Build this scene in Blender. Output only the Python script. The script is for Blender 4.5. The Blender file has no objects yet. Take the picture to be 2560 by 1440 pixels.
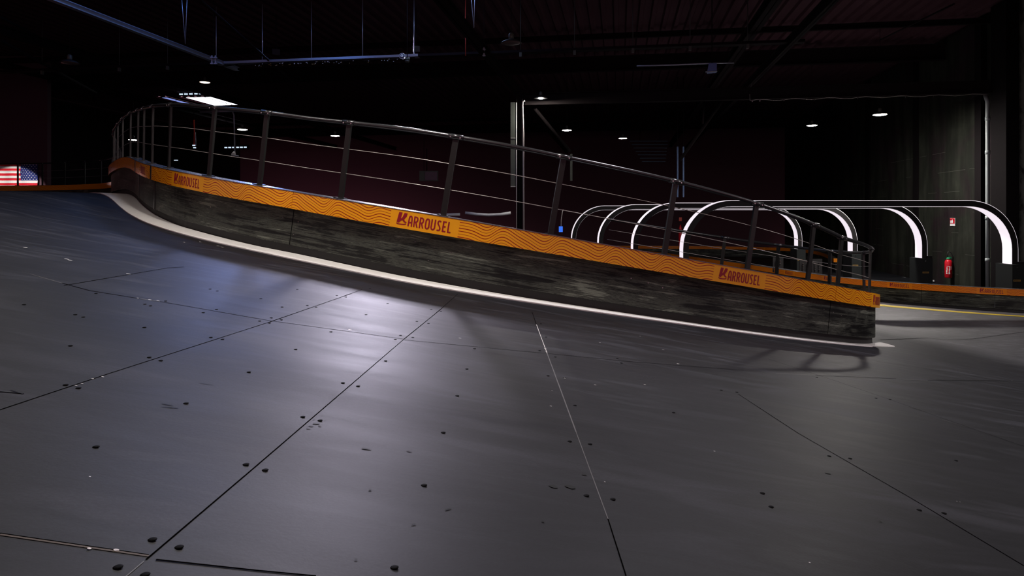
import bpy, bmesh, math, random
from mathutils import Vector, Matrix
random.seed(7)
SC = bpy.context.scene
COL = SC.collection

# ------------------------------------------------------------------ camera, world, exposure
F = 2560 * 24.0 / 36.0          # focal length in pixels
CX, HY = 1280.0, 540.0          # principal column and horizon row
ZC = 2.15                       # camera height above the lower hall floor
cam_d = bpy.data.cameras.new('camera')
cam_d.lens = 24.0
cam_d.sensor_width = 36.0
cam_d.shift_y = -(720 - HY) / 2560.0
cam_d.clip_start = 0.05
cam_d.clip_end = 200
cam = bpy.data.objects.new('camera', cam_d)
COL.objects.link(cam)
cam.location = (0, 0, ZC)
cam.rotation_euler = (math.radians(90), 0, 0)
SC.camera = cam

world = bpy.data.worlds.new('world')
SC.world = world
world.use_nodes = True
bgn = world.node_tree.nodes['Background']
bgn.inputs['Color'].default_value = (1.0, 0.50, 0.62, 1)
bgn.inputs['Strength'].default_value = 0.28
vs = SC.view_settings
vs.view_transform = 'Standard'
vs.look = 'None'
vs.exposure = 0.0
vs.gamma = 1.0
vs.use_curve_mapping = False

LAMP_MAIN = 510.0     # lamps hanging above the ramp
LAMP_FAR = 45.0       # lamps far down the hall
LAMP_WALL = 1300.0     # lamps by the right hand wall
LAMP_TINT = (1.0, 0.94, 0.88)
SKY_NEAR = 14.0
SKY_TINT = (0.40, 0.55, 1.0)
FLOOD_ADDED = 3500.0          # added light for the bright floor patch
FLOOD_BLUE_ADDED = 800.0  # added blue light for the left of the ramp

# ------------------------------------------------------------------ small geometry helpers
def P(px, py, Y):
    """point on the sight line through a pixel of the photograph, at real depth Y"""
    return Vector(((px - CX) / F * Y, Y, ZC + (HY - py) / F * Y))

TH = math.radians(9.0)          # the hall is turned nine degrees against the camera
cs, sn = math.cos(TH), math.sin(TH)
def B(u, v, z):                 # hall axes: u across, v deep, z relative to the camera
    return Vector((u * cs + v * sn, -u * sn + v * cs, ZC + z))

def u_at(px, v):                # across-position seen in pixel column px on the row of depth v
    k = (px - CX) / F
    return (k * cs * v - sn * v) / (cs + k * sn)

def smin(a, b, k):
    h = max(0.0, min(1.0, 0.5 + 0.5 * (b - a) / k))
    return b + (a - b) * h - k * h * (1 - h)
def smax(a, b, k):
    return -smin(-a, -b, k)

def fz(X, Y):                   # height of the track surface, relative to the camera
    t = max(0.0, -X - 2.2)
    p = -0.469 - 0.173 * X - 0.032 * Y + 0.015 * t * t
    d = smin(0.05 + 0.03 * Y, 0.35, 0.1)
    return smax(smin(p, d, 0.10), -2.15, 0.12)
def G(X, Y, up=0.0):
    return Vector((X, Y, ZC + fz(X, Y) + up))
def ray_floor(px, py):
    nx, nz = (px - CX) / F, (HY - py) / F
    y0 = 0.3
    f0 = nz * y0 - fz(nx * y0, y0)
    y = y0
    while y < 45:
        y2 = y * 1.01 + 0.01
        f1 = nz * y2 - fz(nx * y2, y2)
        if f1 <= 0:
            a, b = y, y2
            for _ in range(30):
                m = (a + b) / 2
                if nz * m - fz(nx * m, m) > 0: a = m
                else: b = m
            return (nx * a, a)
        y = y2
    return (nx * 45, 45)

# ------------------------------------------------------------------ materials
def mat(name, color=(0.5, 0.5, 0.5), rough=0.5, metal=0.0, emit=None, estr=0.0, spec=None):
    m = bpy.data.materials.new(name)
    m.use_nodes = True
    b = m.node_tree.nodes['Principled BSDF']
    b.inputs['Base Color'].default_value = (*color, 1)
    b.inputs['Roughness'].default_value = rough
    b.inputs['Metallic'].default_value = metal
    if spec is not None: b.inputs['Specular IOR Level'].default_value = spec
    if emit:
        b.inputs['Emission Color'].default_value = (*emit, 1)
        b.inputs['Emission Strength'].default_value = estr
    return m
def nt(m): return m.node_tree, m.node_tree.nodes['Principled BSDF']
def node(t, typ, **kw):
    n = t.nodes.new(typ)
    for k, v in kw.items():
        if k.startswith('i_'): n.inputs[int(k[2:])].default_value = v
        else: setattr(n, k, v)
    return n
def math_(t, op, a, b=None, c=None):
    n = t.nodes.new('ShaderNodeMath'); n.operation = op
    for i, x in enumerate((a, b, c)):
        if x is None: continue
        if isinstance(x, (int, float)): n.inputs[i].default_value = x
        else: t.links.new(x, n.inputs[i])
    return n.outputs[0]
def noise(t, vec, scale, detail=4, rough=0.6, dist=0.0):
    n = t.nodes.new('ShaderNodeTexNoise')
    n.inputs['Scale'].default_value = scale; n.inputs['Detail'].default_value = detail
    n.inputs['Roughness'].default_value = rough; n.inputs['Distortion'].default_value = dist
    if vec is not None: t.links.new(vec, n.inputs['Vector'])
    return n.outputs['Fac']
def mapping(t, vec, scale=(1, 1, 1), rot=(0, 0, 0), loc=(0, 0, 0)):
    n = t.nodes.new('ShaderNodeMapping')
    n.inputs['Scale'].default_value = scale; n.inputs['Rotation'].default_value = rot; n.inputs['Location'].default_value = loc
    t.links.new(vec, n.inputs['Vector'])
    return n.outputs[0]
def ramp(t, fac, stops):
    n = t.nodes.new('ShaderNodeValToRGB')
    el = n.color_ramp.elements
    while len(el) < len(stops): el.new(0.5)
    for e, (p, c) in zip(el, stops):
        e.position = p
        e.color = (*c, 1) if isinstance(c, tuple) else (c, c, c, 1)
    t.links.new(fac, n.inputs[0])
    return n.outputs[0]
def mix(t, fac, a, b):
    n = t.nodes.new('ShaderNodeMix'); n.data_type = 'RGBA'
    for s, x in ((0, fac), (6, a), (7, b)):
        if isinstance(x, (int, float)): n.inputs[s].default_value = x
        elif isinstance(x, tuple): n.inputs[s].default_value = (*x, 1)
        else: t.links.new(x, n.inputs[s])
    return n.outputs[2]
def bump(t, b, h, strength, dist=0.01):
    n = t.nodes.new('ShaderNodeBump'); n.inputs['Strength'].default_value = strength; n.inputs['Distance'].default_value = dist
    t.links.new(h, n.inputs['Height']); t.links.new(n.outputs[0], b.inputs['Normal'])

M = {}
# coated plywood track surface
m = M['floor'] = mat('floor_coating', rough=0.4, spec=0.12); t, b = nt(m)
co = node(t, 'ShaderNodeTexCoord').outputs['Object']
n1 = noise(t, mapping(t, co, (0.35, 0.9, 0.6)), 1.3, 5, 0.55)
n2 = noise(t, mapping(t, co, (1.2, 5.0, 1.0), rot=(0, 0, 0.12)), 1.6, 6, 0.6, 0.6)
n3 = noise(t, co, 160, 2, 0.5)
base = ramp(t, n1, [(0.30, (0.0125, 0.013, 0.0165)), (0.70, (0.0235, 0.024, 0.029))])
streak = ramp(t, n2, [(0.36, 0.75), (0.50, 0.50), (0.66, 1.5)])
mm = node(t, 'ShaderNodeMix', data_type='RGBA', blend_type='MULTIPLY'); mm.inputs[0].default_value = 0.95
t.links.new(base, mm.inputs[6]); t.links.new(streak, mm.inputs[7])
grain = ramp(t, n3, [(0.35, 0.80), (0.65, 1.2)])
m2 = node(t, 'ShaderNodeMix', data_type='RGBA', blend_type='MULTIPLY'); m2.inputs[0].default_value = 0.6
t.links.new(mm.outputs[2], m2.inputs[6]); t.links.new(grain, m2.inputs[7])
# lamplight on the level floor beyond the ramp foot, painted in as paler grey
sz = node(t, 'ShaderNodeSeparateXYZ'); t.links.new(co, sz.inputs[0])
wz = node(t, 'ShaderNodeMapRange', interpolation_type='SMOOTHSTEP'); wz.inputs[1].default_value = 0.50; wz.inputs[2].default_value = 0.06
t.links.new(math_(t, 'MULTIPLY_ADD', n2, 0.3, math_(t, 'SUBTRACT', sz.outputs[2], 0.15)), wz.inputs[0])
# only inside the lane: past the far barrier the painted light stops
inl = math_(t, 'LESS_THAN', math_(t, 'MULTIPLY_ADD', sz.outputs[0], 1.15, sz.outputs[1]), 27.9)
lit_mask = math_(t, 'MULTIPLY', wz.outputs[0], inl)
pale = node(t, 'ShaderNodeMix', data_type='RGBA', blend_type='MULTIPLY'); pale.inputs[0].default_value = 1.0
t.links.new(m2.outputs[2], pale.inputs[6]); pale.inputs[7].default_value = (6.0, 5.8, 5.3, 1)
t.links.new(mix(t, lit_mask, m2.outputs[2], pale.outputs[2]), b.inputs['Base Color'])
rr = math_(t, 'MULTIPLY_ADD', n2, 0.16, 0.375)
rr = math_(t, 'ADD', rr, math_(t, 'MULTIPLY', n1, 0.10))
t.links.new(rr, b.inputs['Roughness'])
t.links.new(math_(t, 'MULTIPLY_ADD', lit_mask, 0.45, 0.12), b.inputs['Specular IOR Level'])
bump(t, b, n3, 0.08, 0.002)
M['seam'] = mat('seam_dark', (0.002, 0.002, 0.002), 0.9, spec=0.0)
M['seam_worn'] = mat('seam_worn_wood', (0.07, 0.045, 0.022), 0.7)
M['seam_pale'] = mat('seam_pale_edge', (0.085, 0.082, 0.08), 0.6)
M['rubber'] = mat('black_rubber', (0.012, 0.012, 0.012), 0.75)
M['scuff'] = mat('scuff_black', (0.012, 0.014, 0.012), 0.55, spec=0.09)
M['screw'] = mat('screw_steel', (0.002, 0.002, 0.002), 0.7, 0.0, spec=0.04)
M['chip'] = mat('pale_chip', (0.75, 0.73, 0.7), 0.6)

m = M['kerb'] = mat('kerb_white', rough=0.45); t, b = nt(m)
co = node(t, 'ShaderNodeTexCoord').outputs['Object']
kn = noise(t, mapping(t, co, (3, 12, 1), rot=(0, 0, -0.1)), 3.0, 6, 0.65, 1.0)
t.links.new(ramp(t, kn, [(0.30, (0.55, 0.53, 0.50)), (0.42, (0.76, 0.74, 0.71)), (0.7, (0.84, 0.82, 0.80))]), b.inputs['Base Color'])
M['yellow'] = mat('yellow_paint', (0.75, 0.55, 0.02), 0.5)

def wood_mat(name, lo, hi):
    m = mat(name, rough=0.45, spec=0.25); t, b = nt(m)
    uv = node(t, 'ShaderNodeUVMap').outputs[0]
    w = noise(t, mapping(t, uv, (0.55, 13.0, 1)), 2.2, 8, 0.68, 0.7)
    w2 = noise(t, mapping(t, uv, (6.0, 130.0, 1)), 3.0, 3, 0.7, 0.2)
    w3 = noise(t, mapping(t, uv, (1.3, 3.0, 1)), 1.7, 3, 0.5, 0.5)
    s = math_(t, 'ADD', math_(t, 'MULTIPLY', w, 0.75), math_(t, 'MULTIPLY', w2, 0.25))
    s = math_(t, 'ADD', s, math_(t, 'MULTIPLY_ADD', w3, 0.5, -0.25))
    mid = tuple((a + c) / 2.6 for a, c in zip(lo, hi))
    t.links.new(ramp(t, s, [(0.44, lo), (0.52, mid), (0.55, lo), (0.64, hi), (0.74, mid)]), b.inputs['Base Color'])
    t.links.new(math_(t, 'MULTIPLY_ADD', s, 0.3, 0.30), b.inputs['Roughness'])
    bump(t, b, s, 0.5, 0.012)
    return m
M['wood'] = wood_mat('black_stained_wood', (0.0022, 0.0018, 0.0018), (0.17, 0.185, 0.15))
M['black'] = mat('matt_black', (0.006, 0.005, 0.005), 0.6)
M['print'] = mat('maroon_print', (0.30, 0.008, 0.02), 0.4)

def banner_mat(name, orange, maroon, logos, half):
    """orange vinyl with wavy printed contour lines, left plain around each logo; uv: x metres along, y 0..1 up"""
    m = mat(name, rough=0.17); t, b = nt(m)
    uv = node(t, 'ShaderNodeUVMap').outputs[0]
    sp = node(t, 'ShaderNodeSeparateXYZ'); t.links.new(uv, sp.inputs[0])
    x, y = sp.outputs[0], sp.outputs[1]
    ph = math_(t, 'MULTIPLY', x, 2 * math.pi / 0.47)
    a1 = math_(t, 'SINE', math_(t, 'MULTIPLY_ADD', math_(t, 'SINE', ph), 0.55, ph))
    a2 = math_(t, 'SINE', math_(t, 'MULTIPLY_ADD', x, 2 * math.pi / 0.97, 0.8))
    env = None
    for s0 in logos:
        d = math_(t, 'ABSOLUTE', math_(t, 'SUBTRACT', x, s0))
        e = node(t, 'ShaderNodeMapRange', interpolation_type='SMOOTHSTEP'); e.inputs[1].default_value = half - 0.02; e.inputs[2].default_value = half + 0.30
        t.links.new(d, e.inputs[0])
        env = e.outputs[0] if env is None else math_(t, 'MINIMUM', env, e.outputs[0])
    disp = math_(t, 'MULTIPLY_ADD', a1, 0.34, math_(t, 'MULTIPLY', a2, 0.09))
    if env is not None: disp = math_(t, 'MULTIPLY', disp, env)
    f = math_(t, 'MULTIPLY_ADD', math_(t, 'SUBTRACT', y, disp), 6.2, 40.15)
    fr = math_(t, 'FRACT', f)
    idx = math_(t, 'FLOOR', f)
    thick = math_(t, 'MULTIPLY_ADD', math_(t, 'SINE', math_(t, 'MULTIPLY', idx, 2.1)), 0.045, 0.12)
    tri = math_(t, 'ABSOLUTE', math_(t, 'SUBTRACT', fr, 0.5))
    line = math_(t, 'LESS_THAN', tri, thick)
    for s0 in logos:
        d = math_(t, 'ABSOLUTE', math_(t, 'SUBTRACT', x, s0))
        line = math_(t, 'MULTIPLY', line, math_(t, 'GREATER_THAN', d, half))
    t.links.new(mix(t, line, orange, maroon), b.inputs['Base Color'])
    return m
M['rail'] = mat('rail_dark_steel', (0.07, 0.07, 0.072), 0.28, 0.8)
M['post'] = mat('post_dark_paint', (0.009, 0.009, 0.008), 0.40, 0.1)
M['cable'] = mat('cable_steel', (0.50, 0.46, 0.42), 0.4, 0.5)
M['bolt'] = mat('bolt_bright', (0.6, 0.6, 0.6), 0.25, 1.0)
M['trim'] = mat('trim_steel', (0.22, 0.225, 0.24), 0.25, 0.8)
M['arch'] = mat('arch_black', (0.006, 0.0045, 0.005), 0.7)
M['glow'] = mat('arch_light', (0.8, 0.8, 0.8), 0.5, 0, (1.0, 0.90, 0.99), 0.86)
M['plinth'] = mat('plinth_charcoal', (0.017, 0.020, 0.020), 0.7, spec=0.2)
M['gold'] = mat('gold_label', (0.42, 0.27, 0.08), 0.35, 0.3)
M['steel'] = mat('steel_dark', (0.010, 0.006, 0.007), 0.8, spec=0.1)
M['steel_grey'] = mat('steel_grey_green', (0.06, 0.068, 0.055), 0.5)
M['beam'] = mat('beam_dark', (0.012, 0.009, 0.009), 0.8, spec=0.08)
M['galv'] = mat('galvanised', (0.42, 0.46, 0.55), 0.35, 0.6)  # bluish tint carries the blue light on tray, rods and rail
M['pipe'] = mat('pipe_grey', (0.34, 0.38, 0.38), 0.4)
M['pipe_cream'] = mat('pipe_cream', (0.75, 0.70, 0.64), 0.4)
M['shade'] = mat('lamp_shade_black', (0.03, 0.03, 0.03), 0.45)
M['slat'] = mat('slat_blue_grey', (0.05, 0.09, 0.15), 0.6)
M['white'] = mat('white_plastic', (0.75, 0.75, 0.75), 0.4)
M['red'] = mat('red_paint', (0.55, 0.008, 0.02), 0.28)
M['red_cable'] = mat('red_cable', (0.55, 0.05, 0.03), 0.5)
M['green'] = mat('green_plastic', (0.01, 0.22, 0.09), 0.4)
M['navy'] = mat('flag_navy', (0.012, 0.022, 0.15), 0.8)
M['flag_red'] = mat('flag_red', (0.62, 0.006, 0.02), 0.8)
M['flag_white'] = mat('flag_white', (0.80, 0.76, 0.72), 0.8)
M['lens'] = mat('glass_dark', (0.02, 0.02, 0.05), 0.1)
M['tag_blue'] = mat('lit_blue_sign', (0.03, 0.12, 0.6), 0.4, 0, (0.04, 0.20, 1.0), 0.75)
def lamp_mat(s, tint=LAMP_TINT):
    return mat('lamp_lens_%d' % int(s), (0.8, 0.8, 0.8), 0.5, 0, tint, s)
M['lens_main'] = lamp_mat(LAMP_MAIN); M['lens_middle'] = lamp_mat(LAMP_MAIN * .80, (0.97, 0.92, 1.0)); M['lens_right'] = lamp_mat(LAMP_MAIN * 1.9, (1.0, 0.95, 0.95)); M['lens_left_fill'] = lamp_mat(LAMP_MAIN * .15); M['lens_far'] = lamp_mat(LAMP_FAR); M['lens_wall'] = lamp_mat(LAMP_WALL)
M['lens_dim'] = mat('lamp_lens_warm', (0.8, 0.8, 0.8), 0.5, 0, (1.0, 0.72, 0.55), 4.0)
M['lens_off'] = mat('lamp_lens_off', (0.16, 0.11, 0.10), 0.4)
M['sky_near'] = mat('skylight_daylight', (0.8, 0.8, 0.8), 0.5, 0, SKY_TINT, SKY_NEAR)
M['sky_blue'] = mat('skylight_blue', (0.3, 0.4, 0.8), 0.5, 0, (0.16, 0.36, 1.0), 12.0)
M['sky_far'] = mat('skylight_far', (0.8, 0.8, 0.8), 0.5, 0, (0.88, 0.88, 1.0), 7.0)
M['sky_far_blue'] = mat('skylight_far_blue', (0.3, 0.4, 0.8), 0.5, 0, (0.20, 0.25, 0.62), 1.1)
M['slot'] = mat('slot_daylight', (0.8, 0.8, 0.8), 0.5, 0, (0.62, 0.78, 1.0), 1.2)

# black painted blockwork
m = M['wall'] = mat('wall_black_block', rough=0.85, spec=0.15); t, b = nt(m)
co = node(t, 'ShaderNodeTexCoord').outputs['Object']
wn = noise(t, mapping(t, co, (1, 0.45, 0.45)), 1.2, 6, 0.6, 0.5)
wf = noise(t, co, 22, 3, 0.6)
wv = noise(t, mapping(t, co, (1, 1.6, 0.25)), 1.5, 4, 0.6, 0.3)
c1 = ramp(t, wn, [(0.36, (0.018, 0.010, 0.013)), (0.52, (0.018, 0.020, 0.0145)), (0.72, (0.033, 0.035, 0.027))])
c2 = ramp(t, wv, [(0.40, 0.55), (0.6, 1.1)])
wm = node(t, 'ShaderNodeMix', data_type='RGBA', blend_type='MULTIPLY'); wm.inputs[0].default_value = 1.0
t.links.new(c1, wm.inputs[6]); t.links.new(c2, wm.inputs[7])
# bare scraped plaster in a ragged upright band beside the pilaster (v is the depth along the wall)
dp_ = node(t, 'ShaderNodeVectorMath', operation='DOT_PRODUCT'); t.links.new(co, dp_.inputs[0]); dp_.inputs[1].default_value = (sn, cs, 0)
dist = math_(t, 'ABSOLUTE', math_(t, 'SUBTRACT', dp_.outputs['Value'], 18.75))
rag = noise(t, mapping(t, co, (1.0, 1.0, 0.7)), 3.2, 8, 0.7, 0.4)
band = node(t, 'ShaderNodeMapRange', interpolation_type='SMOOTHSTEP'); band.inputs[1].default_value = .55; band.inputs[2].default_value = .02
t.links.new(dist, band.inputs[0])
pm_ = node(t, 'ShaderNodeMapRange', interpolation_type='SMOOTHSTEP'); pm_.inputs[1].default_value = .60; pm_.inputs[2].default_value = .80
t.links.new(math_(t, 'MULTIPLY_ADD', band.outputs[0], .30, rag), pm_.inputs[0])
t.links.new(mix(t, math_(t, 'MULTIPLY', pm_.outputs[0], band.outputs[0]), wm.outputs[2], (0.10, 0.10, 0.088)), b.inputs['Base Color'])
bump(t, b, wf, 0.12, 0.01)
M['mortar'] = mat('wall_joint_dusty', (0.045, 0.047, 0.04), 0.7)
M['plaster'] = mat('wall_bare_patch', (0.24, 0.23, 0.21), 0.8)
M['wall_dark'] = mat('wall_dark', (0.14, 0.060, 0.080), 0.9)
M['pilaster'] = mat('pilaster_black', (0.005, 0.0035, 0.004), 0.9, spec=0.1)
M['partition'] = mat('partition_black', (0.085, 0.038, 0.052), 0.9)
m = M['deck'] = mat('roof_deck_dark', rough=0.75, spec=0.1); t, b = nt(m)
b.inputs['Base Color'].default_value = (0.066, 0.029, 0.038, 1)

# ------------------------------------------------------------------ mesh building
class MB:
    def __init__(self): self.v = []; self.f = []; self.mi = []; self.uv = {}; self.sm = []
    def vert(self, p): self.v.append(tuple(p)); return len(self.v) - 1
    def face(self, idx, mi=0, uv=None, smooth=False):
        self.f.append(tuple(idx)); self.mi.append(mi); self.sm.append(smooth)
        if uv: self.uv[len(self.f) - 1] = uv
    def poly(self, pts, mi=0, uv=None): self.face([self.vert(p) for p in pts], mi, uv)
    def box(self, c, s, R=None, mi=0):
        c = Vector(c); h = Vector(s) / 2
        pts = []
        for k in range(8):
            d = Vector((h.x if k & 1 else -h.x, h.y if k & 2 else -h.y, h.z if k & 4 else -h.z))
            if R is not None: d = R @ d
            pts.append(self.vert(c + d))
        for q in ((0, 2, 3, 1), (4, 5, 7, 6), (0, 1, 5, 4), (2, 6, 7, 3), (0, 4, 6, 2), (1, 3, 7, 5)):
            self.face([pts[i] for i in q], mi)
    def tube(self, pts, r, n=10, mi=0, cap=True):
        pts = [Vector(p) for p in pts]
        rings = []
        ref = None
        for i, p in enumerate(pts):
            a = pts[max(0, i - 1)]; c = pts[min(len(pts) - 1, i + 1)]
            T = (c - a).normalized()
            if ref is None:
                ref = T.orthogonal().normalized()
            ref = (ref - T * ref.dot(T)).normalized()
            bi = T.cross(ref)
            rad = r[i] if isinstance(r, (list, tuple)) else r
            rings.append([self.vert(p + (ref * math.cos(2 * math.pi * k / n) + bi * math.sin(2 * math.pi * k / n)) * rad) for k in range(n)])
        for a, c in zip(rings, rings[1:]):
            for k in range(n):
                self.face((a[k], a[(k + 1) % n], c[(k + 1) % n], c[k]), mi, smooth=True)
        if cap:
            self.face(rings[0][::-1], mi); self.face(rings[-1], mi)
    def lathe(self, prof, c, n=24, mi=0, axis='z'):
        c = Vector(c); rings = []
        for r, h in prof:
            rings.append([self.vert(c + Vector((r * math.cos(2 * math.pi * k / n), r * math.sin(2 * math.pi * k / n), h))) for k in range(n)])
        for a, d in zip(rings, rings[1:]):
            for k in range(n):
                self.face((a[k], a[(k + 1) % n], d[(k + 1) % n], d[k]), mi, smooth=True)
        self.face(rings[0][::-1], mi); self.face(rings[-1], mi)
    def build(self, name, mats, parent=None, matrix=None):
        me = bpy.data.meshes.new(name)
        me.from_pydata(self.v, [], self.f)
        if not isinstance(mats, (list, tuple)): mats = [mats]
        for mt in mats: me.materials.append(mt)
        for p, i, s in zip(me.polygons, self.mi, self.sm): p.material_index = i; p.use_smooth = s
        if self.uv:
            ul = me.uv_layers.new(name='UVMap')
            for fi, uvs in self.uv.items():
                for li, w in zip(me.polygons[fi].loop_indices, uvs): ul.data[li].uv = w
        me.update()
        o = bpy.data.objects.new(name, me)
        COL.objects.link(o)
        if parent is not None:
            o.parent = parent
            o.matrix_parent_inverse = Matrix.Translation(parent.location).inverted()
        return o

def thing(name, label, cat, loc=(0, 0, 0), group=None):
    o = bpy.data.objects.new(name, None); COL.objects.link(o)
    o.location = loc; o.empty_display_size = 0.1
    return tag(o, label, cat, group)
def tag(o, label, cat, group=None):
    o['label'] = label; o['category'] = cat; o['kind'] = 'thing'
    if group: o['group'] = group
    return o
def struct(o, label=None):
    o['kind'] = 'structure'
    if label: o['label'] = label
    return o

def catmull(pts, step):
    pts = [Vector(p) for p in pts]
    out = []
    for i in range(len(pts) - 1):
        p0 = pts[max(0, i - 1)]; p1 = pts[i]; p2 = pts[i + 1]; p3 = pts[min(len(pts) - 1, i + 2)]
        n = max(1, int((p2 - p1).length / step))
        # centripetal form
        def kn(a, b2): return max(1e-4, (b2 - a).length ** 0.5)
        t0 = 0.0; t1 = t0 + (kn(p0, p1) if p0 != p1 else kn(p1, p2)); t2 = t1 + kn(p1, p2); t3 = t2 + (kn(p2, p3) if p3 != p2 else kn(p1, p2))
        if p0 == p1: p0 = p1 - (p2 - p1)
        if p3 == p2: p3 = p2 + (p2 - p1)
        for k in range(n):
            t_ = t1 + (t2 - t1) * k / n
            A1 = p0 * ((t1 - t_) / (t1 - t0)) + p1 * ((t_ - t0) / (t1 - t0))
            A2 = p1 * ((t2 - t_) / (t2 - t1)) + p2 * ((t_ - t1) / (t2 - t1))
            A3 = p2 * ((t3 - t_) / (t3 - t2)) + p3 * ((t_ - t2) / (t3 - t2))
            B1 = A1 * ((t2 - t_) / (t2 - t0)) + A2 * ((t_ - t0) / (t2 - t0))
            B2 = A2 * ((t3 - t_) / (t3 - t1)) + A3 * ((t_ - t1) / (t3 - t1))
            out.append(B1 * ((t2 - t_) / (t2 - t1)) + B2 * ((t_ - t1) / (t2 - t1)))
    out.append(pts[-1])
    return out

class Path:
    """a line along the track surface with a frame at each station: T along, N towards the track, U up square to the slope"""
    def __init__(self, xy, step=0.08):
        c = catmull([Vector((x, y, 0)) for x, y in xy], step)
        self.p = [G(q.x, q.y) for q in c]
        self.s = [0.0]
        for a, b_ in zip(self.p, self.p[1:]): self.s.append(self.s[-1] + (b_ - a).length)
        self.T = []; self.N = []; self.U = []
        n = len(self.p)
        for i in range(n):
            T = (self.p[min(n - 1, i + 2)] - self.p[max(0, i - 2)]).normalized()
            N = Vector((T.y, -T.x, 0)).normalized()
            U = N.cross(T).normalized()
            if U.z < 0: U = -U
            self.T.append(T); self.N.append(N); self.U.append(U)
        self.L = self.s[-1]
    def at(self, s):
        s = max(0.0, min(self.L, s))
        lo, hi = 0, len(self.s) - 1
        while hi - lo > 1:
            md = (lo + hi) // 2
            if self.s[md] <= s: lo = md
            else: hi = md
        f = (s - self.s[lo]) / max(1e-9, self.s[hi] - self.s[lo])
        l = lambda A: A[lo].lerp(A[hi], f)
        return l(self.p), l(self.T).normalized(), l(self.N).normalized(), l(self.U).normalized()
    def off(self, s, n, u):
        p, T, N, U = self.at(s)
        return p + N * n + U * u
    def near_px(self, px, ymax=60, n=0.0, u=0.0, lo=0.0, hi=None):
        best = None; k = lo
        hi = self.L if hi is None else hi
        while k < hi:
            q = self.off(k, n, u)
            d = abs(CX + F * q.x / q.y - px)
            if best is None or d < best[0]: best = (d, k)
            k += 0.01
        return best[1]
    def sweep(self, mb, prof, s0, s1, mi=0, smooth=True, hfun=None):
        """prof: closed loop of (n, u) with v coordinate"""
        st = [s0] + [s for s in self.s if s0 + 0.01 < s < s1 - 0.01] + [s1]
        rings = []
        for s in st:
            p, T, N, U = self.at(s)
            rings.append([mb.vert(p + N * q[0] + U * q[1]) for q in prof])
        k = len(prof)
        for a, c, sa, sb in zip(rings, rings[1:], st, st[1:]):
            for j in range(k):
                j2 = (j + 1) % k
                va, vb = prof[j][2], prof[j2][2]
                mb.face((a[j], a[j2], c[j2], c[j]), mi, [(sa, va), (sa, vb), (sb, vb), (sb, va)], False)
        mb.face(rings[0][::-1], mi, [(0, 0)] * k); mb.face(rings[-1], mi, [(0, 0)] * k)

# ------------------------------------------------------------------ lettering
def stroke(pts, w, closed=False):
    """outline quads of a stroked polyline, as 2D quads"""
    pts = [Vector((a, b_)) for a, b_ in pts]
    n = len(pts); L = []; R = []
    for i in range(n):
        if closed: a = pts[i - 1]; c = pts[(i + 1) % n]
        else: a = pts[max(0, i - 1)]; c = pts[min(n - 1, i + 1)]
        d1 = (pts[i] - a); d2 = (c - pts[i])
        if d1.length < 1e-6: d1 = d2
        if d2.length < 1e-6: d2 = d1
        d1.normalize(); d2.normalize()
        n1 = Vector((-d1.y, d1.x)); n2 = Vector((-d2.y, d2.x))
        mt = (n1 + n2)
        mt = mt.normalized() if mt.length > 1e-6 else n1
        k = w / 2 / max(0.45, mt.dot(n1))
        L.append(pts[i] + mt * k); R.append(pts[i] - mt * k)
    q = []
    for i in range(n if closed else n - 1):
        j = (i + 1) % n
        q.append([R[i], R[j], L[j], L[i]])
    return q
GL = {
 'A': [[(.06, 0), (.085, .72), (.13, .90), (.21, .945), (.29, .90), (.335, .72), (.36, 0)], [(.08, .36), (.34, .36)]],
 'R': [[(.065, 0), (.065, .935), (.2, .935), (.31, .87), (.34, .72), (.31, .55), (.2, .47), (.065, .47)], [(.2, .47), (.365, 0)]],
 'O': [[(.065, .22), (.065, .76), (.12, .91), (.21, .945), (.30, .91), (.355, .76), (.355, .22), (.30, .09), (.21, .055), (.12, .09), (.065, .22)]],
 'U': [[(.065, 1), (.065, .22), (.12, .09), (.21, .055), (.30, .09), (.355, .22), (.355, 1)]],
 'S': [[(.34, .86), (.28, .935), (.17, .935), (.095, .86), (.10, .68), (.27, .42), (.325, .25), (.28, .09), (.17, .055), (.06, .10)]],
 'E': [[(.065, 0), (.065, 1)], [(.065, .935), (.33, .935)], [(.065, .5), (.29, .5)], [(.065, .065), (.33, .065)]],
 'L': [[(.065, 0), (.065, 1)], [(.065, .065), (.32, .065)]],
}
def karrousel():
    """2D polygons of the whole word, unit = height of the banner, centred at x = 0"""
    polys = []
    def z(pts): return [((x - 505) / 490.0, (690 - (y - .165 * (x - 640))) / 490.0 + .165) for x, y in pts]
    polys.append(z([(545, 325), (640, 342), (616, 485), (634, 505), (655, 545), (575, 612), (508, 592)]))
    polys.append(z([(634, 505), (664, 440), (695, 352), (782, 368), (765, 455), (705, 535), (655, 545)]))
    polys.append(z([(655, 545), (705, 535), (740, 585), (788, 608), (772, 632), (715, 612)]))
    sole = z([(505, 620), (560, 648), (640, 662), (715, 668), (780, 658)])
    for q in stroke(sole, .058): polys.append([(a.x, a.y) for a in q])
    x = .64
    for ch in 'ARROUSEL':
        for pl in GL[ch]:
            for q in stroke(pl, .125):
                polys.append([(x + a.x * .63, .18 + a.y * .60) for a in q])
        x += .63 * .42 + .052 - (0.03 if ch in 'EL' else 0)
    w = x - .05
    return [[(a - w / 2, c) for a, c in p] for p in polys], w
WORD, WORD_W = karrousel()

def put_word(mb, path, s0, h0, h, n, mi, stretch=1.0):
    for p in WORD:
        # subdivide wide pieces along the curve is not needed: pieces are narrow
        mb.poly([path.off(s0 + a * h * stretch, n, h0 + c * h) for a, c in p], mi, [(0, 0)] * len(p))

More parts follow.
